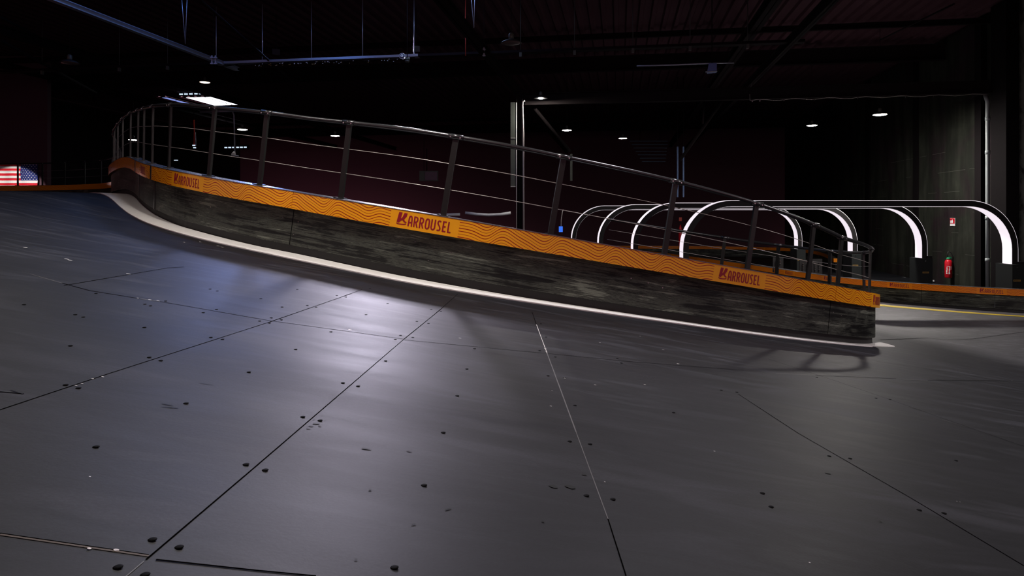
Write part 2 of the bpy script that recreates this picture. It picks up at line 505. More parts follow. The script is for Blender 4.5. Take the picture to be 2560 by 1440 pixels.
# ------------------------------------------------------------------ floor
xs = []; x = -24.0
while x < 16.01: xs.append(x); x += 0.2 if -6.5 < x < 10 else 0.5
ys = []; y = -2.0
while y < 44: ys.append(y); y += 0.2 if y < 20 else 0.6
mb = MB()
idx = [[mb.vert(G(a, c)) for a in xs] for c in ys]
for j in range(len(ys) - 1):
    for i in range(len(xs) - 1):
        mb.face((idx[j][i], idx[j][i + 1], idx[j + 1][i + 1], idx[j + 1][i]), 0, smooth=True)
def strip(pts, w, mi, up=0.002, seg=0.1):
    """a thin line lying on the floor, w metres wide"""
    q = []
    for (x0, y0), (x1, y1) in zip(pts, pts[1:]):
        n = max(1, int(math.hypot(x1 - x0, y1 - y0) / seg))
        for k in range(n): q.append((x0 + (x1 - x0) * k / n, y0 + (y1 - y0) * k / n))
    q.append(pts[-1])
    L = []
    for i, (a, c) in enumerate(q):
        a0, c0 = q[max(0, i - 1)]; a1, c1 = q[min(len(q) - 1, i + 1)]
        d = math.hypot(a1 - a0, c1 - c0) or 1
        nx, ny = -(c1 - c0) / d, (a1 - a0) / d
        ww = (w[0] + (w[1] - w[0]) * i / max(1, len(q) - 1)) if isinstance(w, tuple) else w
        up_ = .0007 if c < 3.6 and a < 1.6 else up
        L.append((mb.vert(G(a + nx * ww / 2, c + ny * ww / 2, up_)), mb.vert(G(a - nx * ww / 2, c - ny * ww / 2, up_))))
    for a, c in zip(L, L[1:]): mb.face((a[0], a[1], c[1], c[0]), mi)
def pxs(*pp): return [ray_floor(a, c) for a, c in pp]
SEAMS = [
 (pxs((365, 1400), (640, 1166), (1010, 848)), .0034, 1), (pxs((1010, 848), (1100, 775)), .005, 1), (pxs((1100, 775), (1145, 735)), .004, 1),
 (pxs((360, 1404), (300, 1455)), .0025, 3),
 (pxs((0, 1025), (270, 935)), .0036, 1), (pxs((270, 935), (675, 805)), .0036, 1), (pxs((675, 805), (905, 725)), .006, 1),
 (pxs((1565, 1440), (1520, 1298)), .0035, 1), (pxs((1520, 1298), (1440, 1080)), .0034, 3), (pxs((1440, 1080), (1368, 884)), .006, 3), (pxs((1368, 884), (1341, 812)), .0045, 4),
 (pxs((1330, 780), (1341, 812)), .005, 1),
 (pxs((0, 1337), (372, 1391)), .0062, 2), (pxs((0, 1334), (372, 1388)), .0035, 1), (pxs((390, 1400), (640, 1427), (790, 1441)), .0055, 1),
 (pxs((75, 685), (155, 708)), .007, 3), (pxs((155, 708), (225, 727), (350, 747)), .009, 1), (pxs((350, 747), (400, 754)), .010, 3),
 (pxs((400, 754), (675, 802), (1010, 848)), .0075, 1), (pxs((1012, 850), (1190, 867), (1280, 876), (1370, 884)), .006, 1),
 (pxs((1370, 884), (1560, 903), (1700, 914), (1860, 926)), .006, 1),
 (pxs((160, 714), (420, 670), (460, 668)), .008, 1),
 (pxs((1845, 985), (1995, 1083), (2280, 1247), (2560, 1415)), .0045, 1),
 (pxs((1920, 898), (2080, 950), (2225, 1000), (2400, 1062), (2560, 1117)), .006, 1),
 (pxs((1940, 934), (2038, 939)), .010, 3), (pxs((2038, 939), (2240, 947)), .007, 1), (pxs((2240, 948), (2320, 952)), .010, 3), (pxs((2320, 951), (2560, 953)), .008, 1),
 (pxs((2060, 885), (2200, 905), (2340, 926), (2560, 962)), .008, 1),
 (pxs((2440, 901), (2520, 911)), .012, 3), (pxs((2355, 1050), (2415, 1068)), .006, 3),
 (pxs((2200, 850), (2320, 845), (2560, 830)), .02, 1),
 (pxs((0, 980), (60, 985)), .006, 1),
]
for pts, w, mi in SEAMS: strip(pts, w * .6, mi)
# pale chips and dark scuffs on the boards
def blot(px, py, lx, ly, mi, rot=0.0, up=0.003):
    X, Y = ray_floor(px, py)
    n = 9; pts = []
    for k in range(n):
        a = 2 * math.pi * k / n; r = random.uniform(.7, 1.1)
        dx, dy = lx * r * math.cos(a), ly * r * math.sin(a)
        pts.append(G(X + dx * math.cos(rot) - dy * math.sin(rot), Y + dx * math.sin(rot) + dy * math.cos(rot), up))
    mb.poly(pts, mi)
for px, py, r in ((232, 948, .006), (257, 943, .006), (205, 960, .005), (190, 965, .005), (1512, 1206, .003), (1488, 963, .008), (1612, 962, .008), (1412, 946, .006), (1786, 1129, .005),
                  (1574, 776, .01), (1600, 841, .01), (1500, 857, .012), (1658, 875, .012), (1695, 910, .014), (2024, 1408, .004), (2392, 1254, .003), (1366, 880, .01), (1363, 872, .012),
                  (225, 1193, .003), (290, 1377, .006), (224, 1373, .005), (375, 750, .012), (395, 752, .010), (345, 746, .008), (64, 619, .02), (167, 648, .02), (175, 651, .02), (321, 685, .018),
                  (460, 606, .02), (501, 605, .02), (545, 615, .02), (556, 618, .02), (1380, 978, .005), (1377, 1016, .006), (2530, 952, .01), (2400, 1256, .003), (875, 825, .012), (1150, 846, .01)):
    blot(px, py, r * .6, r * .45, 6, 0, .0012)
for px, py, lx, ly, rot in ((1425, 1218, .012, .010, 0), (1383, 1217, .009, .009, 0), (790, 1060, .010, .006, .4), (778, 1066, .007, .004, .2), (771, 1072, .005, .003, 0), (800, 1066, .004, .003, 0), (812, 1052, .004, .002, 0), (784, 1049, .003, .002, 0), (806, 1040, .003, .0015, 0), (425, 1019, .022, .003, .3), (420, 1012, .016, .003, 0),
                            (1460, 1188, .006, .004, .2), (1357, 1305, .003, .003, 0), (925, 1226, .0025, .004, 0), (2202, 1305, .003, .005, .3), (1120, 1274, .009, .002, .9), (915, 1123, .011, .004, .2),
                            (1023, 1129, .007, .003, -.3), (1035, 1312, .006, .002, .8), (515, 960, .02, .002, .1), (40, 980, .022, .0022, -.3), (2070, 1184, .01, .005, 0), (890, 1400, .003, .002, 0)):
    blot(px, py, lx, ly, 7, rot, .0012)
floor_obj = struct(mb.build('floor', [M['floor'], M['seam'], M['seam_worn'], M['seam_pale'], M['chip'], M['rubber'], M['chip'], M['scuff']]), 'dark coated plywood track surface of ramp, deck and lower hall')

# screws of the boards
def screw_mesh():
    mb = MB()
    mb.lathe([(.0001, .0), (.0065, .0), (.0066, .0012), (.0052, .0026), (.002, .0031), (.0001, .0031)], (0, 0, 0), 12)
    return mb
SCREWS = [(381, 1350), (448, 1369), (295, 1419), (363, 1438), (240, 1118), (615, 1162), (663, 1176), (1060, 1214), (986, 1420), (1108, 1082), (757, 1043), (800, 1052), (465, 1009), (164, 963), (196, 971),
 (373, 894), (402, 902), (527, 844), (556, 849), (622, 931), (857, 958), (895, 966), (739, 874), (964, 903), (1167, 923), (1143, 990), (1424, 1104), (1475, 1111), (1466, 1240), (1532, 1249), (1370, 940), (1411, 945),
 (1437, 1014), (1684, 1032), (1906, 1234), (2298, 1276), (2360, 1284), (2073, 1141), (2125, 1147), (2390, 1152), (1928, 1268), (362, 761), (376, 765), (414, 753), (240, 734), (60, 762), (188, 787), (208, 793), (176, 865),
 (361, 819), (508, 782), (541, 774), (525, 723), (543, 728), (652, 747), (743, 724), (768, 764), (790, 768), (842, 739), (864, 743), (649, 803), (673, 808), (703, 800), (678, 795), (827, 830), (915, 787), (969, 759),
 (1078, 774), (1102, 779), (1042, 804), (1071, 809), (1001, 839), (1032, 844), (988, 849), (1186, 872), (1352, 810), (1349, 877), (1365, 843), (1388, 893), (1543, 897), (1553, 908), (925, 722), (1803, 976), (1842, 981), (2042, 944), (2190, 996),
 (2225, 999), (705, 830 - 62)]
first = None
for k, (px, py) in enumerate(SCREWS):
    X, Y = ray_floor(px, py)
    if first is None:
        first = o = screw_mesh().build('screw', M['screw'])
    else:
        o = first.copy(); COL.objects.link(o)
    sc_ = .86 if Y < 2.2 else min(1.15, .86 + (Y - 2.2) * .14)
    o.parent = floor_obj
    o.location = G(X, Y, .0005)
    o.scale = (sc_, sc_, .5)

# ------------------------------------------------------------------ barriers
H_SKIRT, H_BOARD, H_B = 0.075, 0.395, 0.535
mid = pxs((500, 582), (640, 617), (740, 637), (990, 690), (1152, 720), (1280, 742), (1600, 791), (1920, 837), (2090, 857))
R1 = [(-17.5, 20.3), (-15, 20.1), (-13, 19.6), (-11.3, 18.7), (-10.0, 17.3), (-8.7, 15.0), (-7.4, 12.6), (-6.3, 10.9), (-5.2, 9.35), (-4.35, 8.05), (-3.82, 7.3), (-3.25, 6.65)] + mid + [
      (3.61, 6.95), (3.95, 7.42), (4.16, 7.97), (4.19, 8.6), (3.92, 9.3), (3.4, 10.0), (2.6, 10.5), (1.4, 10.8)]
path1 = Path(R1)
def barrier(path, label, group, joints, s_end, logos, orange, maroon, wood, n_bolt=True, logo_stretch=1.0):
    root = thing('track_barrier', label, 'barrier', path.off(path.L / 2, -0.03, 0), group)
    sb = MB(); path.sweep(sb, [(-.09, -.02, 0), (-.03, -.02, 0), (-.03, H_SKIRT + .01, 1), (-.09, H_SKIRT + .01, 1)], 0, s_end)
    sb.build('rubber_skirt', M['black'], root)
    cuts = [0.0] + joints + [s_end]
    for a, c in zip(cuts, cuts[1:]):
        bm_ = MB(); g = .004
        path.sweep(bm_, [(-.07, H_SKIRT, 0), (-.002, H_SKIRT, 0), (0, H_SKIRT + .004, 0), (0, H_BOARD, .36), (-.07, H_BOARD, .36)], a + g, c - g)
        bm_.build('board', wood, root)
    vm = banner_mat('banner_' + label.split()[0], orange, maroon, logos, .275)
    for a, c in zip(cuts, cuts[1:]):
        bm_ = MB(); g = .003
        n0 = .044
        path.sweep(bm_, [(-.08, H_BOARD - .004, 0), (n0, H_BOARD - .004, 0), (n0, H_B, 1), (-.08, H_B, 1)], a + g, c - g)
        for s0 in logos:
            if a < s0 < c: put_word(bm_, path, s0, H_BOARD - .004, H_B - H_BOARD + .004, n0 + .0012, 1, logo_stretch)
        bm_.build('banner', [vm, M['print']], root)
    tm = MB(); path.sweep(tm, [(-.085, H_B, 0), (.046, H_B, 0), (.046, H_B + .006, 1), (-.085, H_B + .007, 1)], 0, s_end)
    tm.build('top_trim', M['trim'], root)
    return root
sj1 = path1.near_px(740, u=.5); sj2 = path1.near_px(2078, u=.45, hi=path1.near_px(2150, u=.3))
s_right = path1.near_px(2150, u=.3, hi=29.2)
sj0 = path1.near_px(388, u=.3); sjm = path1.near_px(348, u=.3)
L1 = [path1.near_px(476, u=.46, lo=sj0), path1.near_px(1064, u=.46, lo=sj0, hi=s_right), path1.near_px(1842, u=.46, lo=sj0, hi=s_right), path1.near_px(2172, u=.46, lo=s_right - .2, hi=s_right + .6) + .21]
ORANGE = (0.92, 0.385, 0.012); MAROON = (0.36, 0.018, 0.009)
path1_joints = sorted([sjm - 5.2, sjm - 2.6, sjm, sj0, sj1, sj2, sj2 + 2.6])
LG = sorted(L1 + [sj0 - .28 - .28, sjm - 3.9])
wall_a = barrier(path1, 'near ramp barrier of black boards with orange lettered band, curving up to the deck', None,
                 path1_joints, path1.L, LG, ORANGE, MAROON, M['wood'])
for s0 in (sj0, sjm):
    p_, T, N, U = path1.at(s0); R_ = Matrix((T, N, U)).transposed()
    cm = MB(); cm.box(p_ + N * .004 + U * ((H_SKIRT + H_BOARD) / 2), (.05, .012, H_BOARD - H_SKIRT), R_); cm.box(p_ + N * .046 + U * ((H_BOARD + H_B) / 2), (.05, .008, H_B - H_BOARD), R_)
    cm.build('joint_strip', M['rail'], wall_a)
# bolts beside the board joints
for s0 in (sj1, sj2, sj0 + 1.2, path1.near_px(1064, u=.2), path1.near_px(1600, u=.2)):
    for du, dn in ((-.10, .30), (.06, .285), (.20, .265), (.03, .17)):
        bb = MB(); c = path1.off(s0 + du, .0, dn); _, T, N, U = path1.at(s0 + du)
        bb.tube([c - N * .002, c + N * .004], .0042, 8)
        bb.build('bolt', M['bolt'], wall_a)

# kerb painted white along the foot of the near barrier
def densify(pts, n=8):
    v = [Vector((a, c, 0)) for a, c in pts]; out = []
    for i in range(len(v) - 1):
        p0 = v[max(0, i - 1)]; p1 = v[i]; p2 = v[i + 1]; p3 = v[min(len(v) - 1, i + 2)]
        for k in range(n):
            u = k / n
            out.append(.5 * ((2 * p1) + (p2 - p0) * u + (2 * p0 - 5 * p1 + 4 * p2 - p3) * u * u + (3 * p1 - p0 - 3 * p2 + p3) * u ** 3))
    out.append(v[-1]); return out
def flat_slab(o_, i_, th, name, mtl):
    kb = MB(); rows = []
    NW = 6
    for a, c in zip(o_, i_):
        r = [kb.vert(G(a.x + (c.x - a.x) * k / NW, a.y + (c.y - a.y) * k / NW, th)) for k in range(NW + 1)]
        r0 = kb.vert(G(a.x, a.y, -.01)); rows.append((r0, r))
    for (a0, a), (b0, b_) in zip(rows, rows[1:]):
        for k in range(NW): kb.face((a[k], a[k + 1], b_[k + 1], b_[k]))
        kb.face((a0, a[0], b_[0], b0))
    return kb.build(name, mtl)
KN = [(15.8, .52), (16.6, .50), (17.4, .44), (18.2, .36), (19.0, .30), (20.0, .28), (20.7, .30), (21.3, .36), (22.0, .40), (22.7, .44), (23.3, .40), (23.9, .385), (24.35, .34), (24.7, .285), (25.3, .24), (25.8, .20), (26.9, .138), (27.6, .10), (28.15, .085), (28.6, .075)]
oo = []; ii = []
for s_, n_ in KN:
    a = path1.off(s_, n_, 0); c = path1.off(s_, -.03, 0)
    oo.append((a.x, a.y)); ii.append((c.x, c.y))
for (pa, pb) in (((2180, 866), (2178, 860)), ((2212, 867), (2204, 858)), ((2237, 867.5), (2236, 866.5))):
    oo.append(ray_floor(*pa)); ii.append(ray_floor(*pb))
tag(flat_slab(densify(oo), densify(ii), .008, 'white_kerb', M['kerb']), 'white painted kerb tapering along the foot of the near barrier', 'kerb')

# barrier on the far side of the lower lane
R2 = [(5.6, 34.0), (6.7, 29.7), (7.5, 25.2), (7.94, 22.4), (8.28, 19.9), (8.68, 17.9), (9.15, 16.95), (9.75, 16.25), (10.55, 15.5), (11.2, 15.05), (11.85, 14.7)]
path2 = Path(R2, 0.12)
H_keep = (H_SKIRT, H_BOARD, H_B)
l2 = [path2.near_px(2250, u=.46), path2.near_px(2479, u=.46), path2.near_px(2077, u=.46), path2.near_px(1977, u=.46)]
lane_b = barrier(path2, 'far lane barrier with orange lettered band, crossing behind the near barrier end', None,
        [path2.near_px(2300, u=.3), path2.near_px(2490, u=.3), path2.near_px(2160, u=.3) ] if False else sorted([path2.near_px(2305, u=.3), path2.near_px(2487, u=.3), path2.near_px(2090, u=.3)]),
        path2.L, l2, (0.90, 0.27, 0.010), (0.40, 0.02, 0.010), M['wood'])
# its white kerb and yellow line
def along(path, n0, n1, s0, s1, th, name, mtl, taper=None):
    o_, i_ = [], []; k = 60
    for j in range(k + 1):
        s = s0 + (s1 - s0) * j / k; f = j / k
        nn1 = n1 if taper is None else n0 + (n1 - n0) * (1 + (taper - 1) * f)
        a = path.off(s, nn1, 0); c = path.off(s, n0, 0)
        o_.append(Vector((a.x, a.y, 0))); i_.append(Vector((c.x, c.y, 0)))
    return flat_slab(o_, i_, th, name, mtl)
sA = path2.near_px(1900, u=0)
tag(along(path2, .0, .40, sA, path2.L, .008, 'white_kerb', M['kerb']), 'thin white kerb along the foot of the far lane barrier', 'kerb')
yl = along(path2, .405, .80, path2.near_px(2050, u=0), path2.L, .006, 'yellow_line', M['yellow'], .35)
tag(yl, 'yellow painted line beside the far lane kerb', 'floor marking')

# third barrier closing the lane in the dark behind the arches
R3 = [(2.0, 37.6), (6.05, 37.0), (10.0, 36.5), (12.4, 35.7), (13.9, 34.2), (14.0, 31.5), (13.2, 28.5), (12.3, 26.0)]
path3 = Path(R3, 0.25)
barrier(path3, 'dim back barrier with orange band curving behind the light arches', None, [path3.L * .33, path3.L * .6], path3.L,
        [path3.near_px(1640, u=.46), path3.near_px(1790, u=.46), path3.near_px(1900, u=.46)], (0.90, 0.27, 0.010), (0.40, 0.02, 0.010), M['wood'])

# ------------------------------------------------------------------ guard railing on the near barrier
s_taper0 = path1.near_px(1500, u=.5); s_taper1 = path1.near_px(2105, u=.5, hi=s_right + .3)
def rail_h(s):
    if s < s_taper0: return .645
    f = min(1.0, (s - s_taper0) / (s_taper1 - s_taper0))
    return .645 - .165 * f * f
NR = -.035
rail = thing('guard_railing', 'steel guard railing with two cables along the top of the near ramp barrier', 'railing', path1.off(path1.L / 2, NR, H_B))
pp = [path1.off(s, NR, H_B + rail_h(s)) for s in path1.s[::2]]
r_ = MB(); r_.tube(pp, .019, 12); r_.build('top_rail', M['rail'], rail)
for fr in (.66, .34):
    c_ = MB(); c_.tube([path1.off(s, NR - .012, H_B + rail_h(s) * fr) for s in path1.s[::2]], .0028, 6); c_.build('cable', M['cable'], rail)
post_px = [512, 640, 845, 1105, 1380, 1665, 1875, 2028, 2104]
posts = [path1.near_px(q, u=H_B, lo=sj0, hi=s_right + .3) for q in post_px]
k = posts[0]
while k > .9:
    k -= .88; posts.append(k)
k = posts[8]
while k < path1.L - 1.0:
    k += .9; posts.append(k)
for s in sorted(posts):
    p, T, N, U = path1.at(s)
    R = Matrix((T, N, U)).transposed()
    h = rail_h(s)
    pm = MB()
    pm.box(p + N * (NR - .006) + U * (H_B + h / 2 - .075), (.046, .022, h + .15 - .02), R)
    post = pm.build('post', M['post'], rail)
    fl = MB(); fl.box(p + N * (NR) + U * (H_B + .010), (.075, .09, .008), R); fl.build('foot_plate', M['post'], post)
    sl = MB(); sl.tube([p + N * NR + U * (H_B + h) - T * .062, p + N * NR + U * (H_B + h) + T * .062], .0225, 12)
    slo = sl.build('sleeve', M['rail'], post)
    for d in (-.04, .04):
        bt = MB(); c = p + N * (NR + .0215) + U * (H_B + h - .006) + T * d
        bt.tube([c, c + N * .006], .006, 8); bt.build('bolt', M['bolt'], post)

# ------------------------------------------------------------------ light arches over the lower lane
def make_arch(xl, xr, yf, depth, ztop, zbase, r_in, label, lit_l, lit_r):
    root = thing('light_arch', label, 'light arch', ((xl + xr) / 2, yf + depth / 2, ZC + zbase), 'illuminated arches over the lane')
    th = .135
    ro = r_in + th
    cl = []; n = 14
    path_o = [(xl, zbase + .9)]; path_i = [(xl + th, zbase + .9)]
    for k in range(n + 1):
        a = math.pi - math.pi / 2 * k / n
        path_o.append((xl + ro + ro * math.cos(a), ztop - ro + ro * math.sin(a))); path_i.append((xl + ro + r_in * math.cos(a), ztop - ro + r_in * math.sin(a)))
    for k in range(1, 6): 
        path_o.append((xl + ro + (xr - xl - 2 * ro) * k / 6, ztop)); path_i.append((xl + ro + (xr - xl - 2 * ro) * k / 6, ztop - th))
    for k in range(n + 1):
        a = math.pi / 2 - math.pi / 2 * k / n
        path_o.append((xr - ro + ro * math.cos(a), ztop - ro + ro * math.sin(a))); path_i.append((xr - ro + r_in * math.cos(a), ztop - ro + r_in * math.sin(a)))
    path_o.append((xr, zbase + .9)); path_i.append((xr - th, zbase + .9))
    fr = MB(); q = []
    e = .004
    for (ox, oz), (ix, iz) in zip(path_o, path_i):
        q.append([fr.vert((ox, yf, ZC + oz)), fr.vert((ix, yf, ZC + iz)), fr.vert((ix, yf + depth, ZC + iz)), fr.vert((ox, yf + depth, ZC + oz))])
    for a, c in zip(q, q[1:]):
        for j in range(4): fr.face((a[j], a[(j + 1) % 4], c[(j + 1) % 4], c[j]), 0)
    fr.face(q[0]); fr.face(q[-1][::-1])
    fr.build('hoop', M['arch'], root)
    for nm, pth, sgn in (('light_strip', path_o, 1), ('light_strip', path_i, -1)):
        ls = MB(); qq = []; npt = len(pth)
        for j, (ax, az) in enumerate(pth):
            a0 = Vector(pth[max(0, j - 1)]); a1 = Vector(pth[min(npt - 1, j + 1)])
            d = (a1 - a0).normalized(); nr = Vector((-d.y, d.x)) * sgn
            row = []
            for w, o in (((.002, .001), (.008, .012), (depth * .5, .016), (depth - .03, .012), (depth - .002, .001)) if sgn > 0 else ((.01, .001), (.03, .004), (depth * .5, .007), (depth - .03, .004), (depth - .01, .001))):
                row.append(ls.vert((ax + nr.x * o, yf + w, ZC + az + nr.y * o)))
            qq.append(row)
        for a, c in zip(qq, qq[1:]):
            for w in range(4): ls.face((a[w], a[w + 1], c[w + 1], c[w]), 0, smooth=True)
        ls.build(nm, M['glow'], root)
    for xb, lb in ((xl + th / 2, True), (xr - th / 2, False)):
        pb = MB(); pb.box((xb - .02, yf + depth / 2 - .03, ZC + zbase + .5), (.30, depth + .22, 1.0))
        pl = pb.build('plinth', M['plinth'], root)
        pc = MB(); pc.box((xb + .1, yf + depth / 2 + .02, ZC + zbase + .53), (.14, depth + .16, 1.06)); pc.build('plinth_cap', M['arch'], pl)
        x0 = xb - .02 - .151; 
        g = MB(); g.box((xb - .06, yf - .143, ZC + zbase + .62), (.17, .006, .045)); 
        gl = g.build('name_plate', [M['gold'], M['black']], pl)
        hw = MB()
        for pgn in WORD:
            hw.poly([(xb - .06 + a * .045, yf - .1475, ZC + zbase + .6 + c * .042) for a, c in pgn])
        hw.build('lettering', M['black'], gl)
        rv = MB(); rv.tube([(xb - .06, yf - .141, ZC + zbase + .93), (xb - .06, yf - .149, ZC + zbase + .93)], .014, 10); rv.build('rivet', M['bolt'], pl)
AY = [16.3, 18.65, 21.25, 23.8]
for k, (yf, pl_, pr_, tp, lb) in enumerate(zip(AY, (1708, 1583, 1497, 1430), (2545, 2318, 2143, 2005), (502, 508, 512, 515),
        ('nearest and widest white-lit arch over the lane', 'second white-lit arch behind the nearest one', 'third white-lit arch, between the second and the farthest', 'farthest and narrowest white-lit arch over the lane'))):
    make_arch((pl_ - CX) / F * yf, (pr_ - CX) / F * yf, yf, .34, (HY - tp) / F * yf, -2.15, 1.02, lb, 1, 1)

# ------------------------------------------------------------------ hall shell
WU = 9.95          # right wall
ROOF = 5.5
def quad_struct(name, pts, mtl, label=None):
    q = MB(); q.poly(pts); return struct(q.build(name, mtl), label)
wl = MB()
# right wall with courses, joints and pilasters as one shell
c0, c1_ = B(WU, 6, -2.4), B(WU, 44, -2.4)
c2_, c3 = B(WU, 44, ROOF), B(WU, 6, ROOF)
back = B(WU + .3, 6, 0) - B(WU, 6, 0)
wl.poly([c0, c1_, c2_, c3]); wl.poly([p_ + back for p_ in (c3, c2_, c1_, c0)])
wl.poly([c0, c3, c3 + back, c0 + back]); wl.poly([c3, c2_, c2_ + back, c3 + back])
# mortar lines at every course, broken up
zc = -1.75
while zc < 2.2:
    v = 15.0
    while v < 34:
        ln = random.uniform(.4, 1.9)
        if random.random() < .42:
            wl.poly([B(WU - .004, v, zc), B(WU - .004, v + ln, zc), B(WU - .004, v + ln, zc + .010), B(WU - .004, v, zc + .010)], 1)
        v += ln + random.uniform(.1, .5)
    zc += .62
def wall_v(px, u=WU):
    k = (px - CX) / F
    return u * (cs + k * sn) / (k * cs - sn)
struct(wl.build('wall_right', [M['wall'], M['mortar'], M['plaster']]), 'black painted block wall on the right')
for k, (pa, pb, dpt) in enumerate(((2286, 2297, .05), (2452, 2468, .16), (2484, 2496, .06), (2508, 2548, .30), (2166, 2176, .06))):
    va, vb = wall_v(pb), wall_v(pa)
    w = MB(); 
    R = Matrix(((cs, sn, 0), (-sn, cs, 0), (0, 0, 1)))
    cpt = B(WU - dpt / 2, (va + vb) / 2, (ROOF - 2.3) / 2)
    w.box(cpt, (dpt, abs(vb - va), ROOF + 2.3), R)
    struct(w.build('trim_%d' % (k + 1), M['pilaster']), 'dark pilaster on the right wall')
RB = Matrix(((cs, sn, 0), (-sn, cs, 0), (0, 0, 1)))
w = MB(); w.box(B(-7.5, 44, 1.6), (38, .3, 8.0), RB); struct(w.build('wall_back', M['wall_dark']))
w = MB(); w.box(B(-26.2, 24, 1.6), (.3, 42, 8.0), RB); struct(w.build('wall_left', M['pilaster']))
w = MB(); w.box((-20.6, 23.6, ZC + 2.9), (9.2, .2, 5.2)); struct(w.build('wall_deck', M['partition']), 'dark partition wall behind the deck')
# corrugated roof deck with openings left for the rooflights
rf = MB()
pit = .34; prof = [(0, 0), (.10, 0), (.14, .07), (.30, .07), (.34, 0)]
def in_open(u0, u1, v0, v1): return False
u = -26.0
OPEN = []
def roof_strip(u0, v0, v1):
    for (a, ha), (c, hc) in zip(prof, prof[1:]):
        rf.poly([B(u0 + a, v0, ROOF + ha), B(u0 + c, v0, ROOF + hc), B(u0 + c, v1, ROOF + hc), B(u0 + a, v1, ROOF + ha)])
# rooflight openings (u0,u1,v0,v1)
SKYN = (-4.8, -3.6, 13.9, 14.9)
SKYB = (-9.2, -8.0, 12.6, 13.6)
def hall_uv(px, py, z):
    Y = z * F / (HY - py); X = (px - CX) / F * Y
    return (X * cs - Y * sn, X * sn + Y * cs)
far_q = [hall_uv(460, 243, ROOF), hall_uv(560, 240, ROOF), hall_uv(595, 262, ROOF), hall_uv(487, 262, ROOF)]
SKYF = (far_q[0][0], far_q[1][0], min(q[1] for q in far_q), max(q[1] for q in far_q))
fb = [hall_uv(399, 243, ROOF), hall_uv(420, 243, ROOF), hall_uv(447, 262, ROOF), hall_uv(440, 264, ROOF)]
SKYFB = (fb[0][0], fb[1][0], min(q[1] for q in fb), max(q[1] for q in fb))
OPEN = [SKYN, SKYB, SKYF, SKYFB]
while u < WU + .3:
    cutsv = [(0.0, 44.0)]
    for (a, c, v0, v1) in OPEN:
        if u + pit > a and u < c:
            new = []
            for (x0, x1) in cutsv:
                if v1 <= x0 or v0 >= x1: new.append((x0, x1)); continue
                if v0 > x0: new.append((x0, v0))
                if v1 < x1: new.append((v1, x1))
            cutsv = new
    for (x0, x1) in cutsv: roof_strip(u, x0, x1)
    u += pit
struct(rf.build('ceiling', M['deck']), 'dark corrugated roof deck')
def skylight(n, rect, mtl, label, bars=0):
    a, c, v0, v1 = rect
    root = bpy.data.objects.new('window_%d' % n, None); COL.objects.link(root); root.location = B((a + c) / 2, (v0 + v1) / 2, ROOF + .1)
    struct(root, label)
    p_ = MB(); p_.poly([B(a, v0, ROOF - .004), B(a, v1, ROOF - .004), B(c, v1, ROOF - .004), B(c, v0, ROOF - .004)]); p_.build('pane', mtl, root)
    f_ = MB()
    for (ua, ub, va, vb) in ((a - .06, a + .03, v0 - .06, v1 + .06), (c - .03, c + .06, v0 - .06, v1 + .06), (a, c, v0 - .06, v0 + .03), (a, c, v1 - .03, v1 + .06)):
        f_.box(B((ua + ub) / 2, (va + vb) / 2, ROOF - .004), (ub - ua, vb - va, .03), RB)
    for k in range(bars):
        uu = a + (c - a) * (k + 1) / (bars + 1); f_.box(B(uu, (v0 + v1) / 2, ROOF - .012), (.03, v1 - v0, .02), RB)
    f_.build('frame', M['steel'], root)
skylight(1, SKYN, M['sky_near'], 'large rooflight above the ramp')
skylight(2, SKYB, M['sky_blue'], 'blue tinted rooflight above the left of the hall')
skylight(3, SKYF, M['sky_far'], 'white rooflight far back in the roof', 1)
skylight(4, SKYFB, M['sky_far_blue'], 'narrow blue rooflight beside the white one')

# ------------------------------------------------------------------ roof steel
nb = [0]
def beam(p0, p1, w, h, mtl, name='roof_beam', ibeam=True, label=None):
    """I-section between two points"""
    p0, p1 = Vector(p0), Vector(p1); d = p1 - p0; T = d.normalized()
    N = Vector((T.y, -T.x, 0)); N = N.normalized() if N.length > 1e-5 else Vector((1, 0, 0))
    U = N.cross(T); U = U if U.z > -1e-6 else -U
    R = Matrix((T, N, U)).transposed(); c = (p0 + p1) / 2; L = d.length
    b_ = MB()
    if ibeam:
        t_ = min(.02, h * .12)
        b_.box(c + U * (h / 2 - t_ / 2), (L, w, t_), R); b_.box(c - U * (h / 2 - t_ / 2), (L, w, t_), R); b_.box(c, (L, t_ * .8, h), R)
    else: b_.box(c, (L, w, h), R)
    return struct(b_.build(name, mtl), label)
VB = 19.75
beam(B(-2.75, VB, 3.40), B(WU, VB, 3.40), .14, .34, M['beam'], 'roof_beam', True, 'steel cross beam at the column')
for v in (9.3, 23.0, 39.0):
    beam(B(-26, v, ROOF - .42), B(WU, v, ROOF - .42), .2, .5, M['steel'])
for v in (20.4, 37.0):
    beam(B(-26, v, ROOF - .18), B(WU, v, ROOF - .18), .1, .16, M['steel'])
for uu, z, w in ((-3.3, 4.05, .16), (3.05, 4.35, .22), (3.85, 4.0, .12), (-14.5, 4.4, .16), (-18.6, 4.6, .14)):
    beam(B(uu, 9.4, z), B(uu, 43, z), w, .22, M['steel'])
beam(B(-10.3, 9.4, 4.0), B(-10.3, 17.2, 4.0), .12, .10, M['galv'], 'roof_beam', True, 'blue-lit steel rail running to the cable tray')
# diagonal braces
for a, c, r in ((P(1338, 272, 20.2), P(1425, 378, 21.5), .05), (P(1806, 252, 21), P(1700, 400, 22), .05), (P(1760, 255, 21), P(1757, 310, 21), .03),
                (P(500, 0, 13), P(745, 215, 21), .03), (P(0, 42, 14), P(95, 92, 17), .03), (P(0, 100, 15), P(240, 232, 24), .04), (P(2385, 10, 15), P(2200, 100, 19), .02)):
    b_ = MB(); b_.tube([a, c], r, 6); o = b_.build('roof_brace', M['beam'] if r == .05 else M['steel']); struct(o)
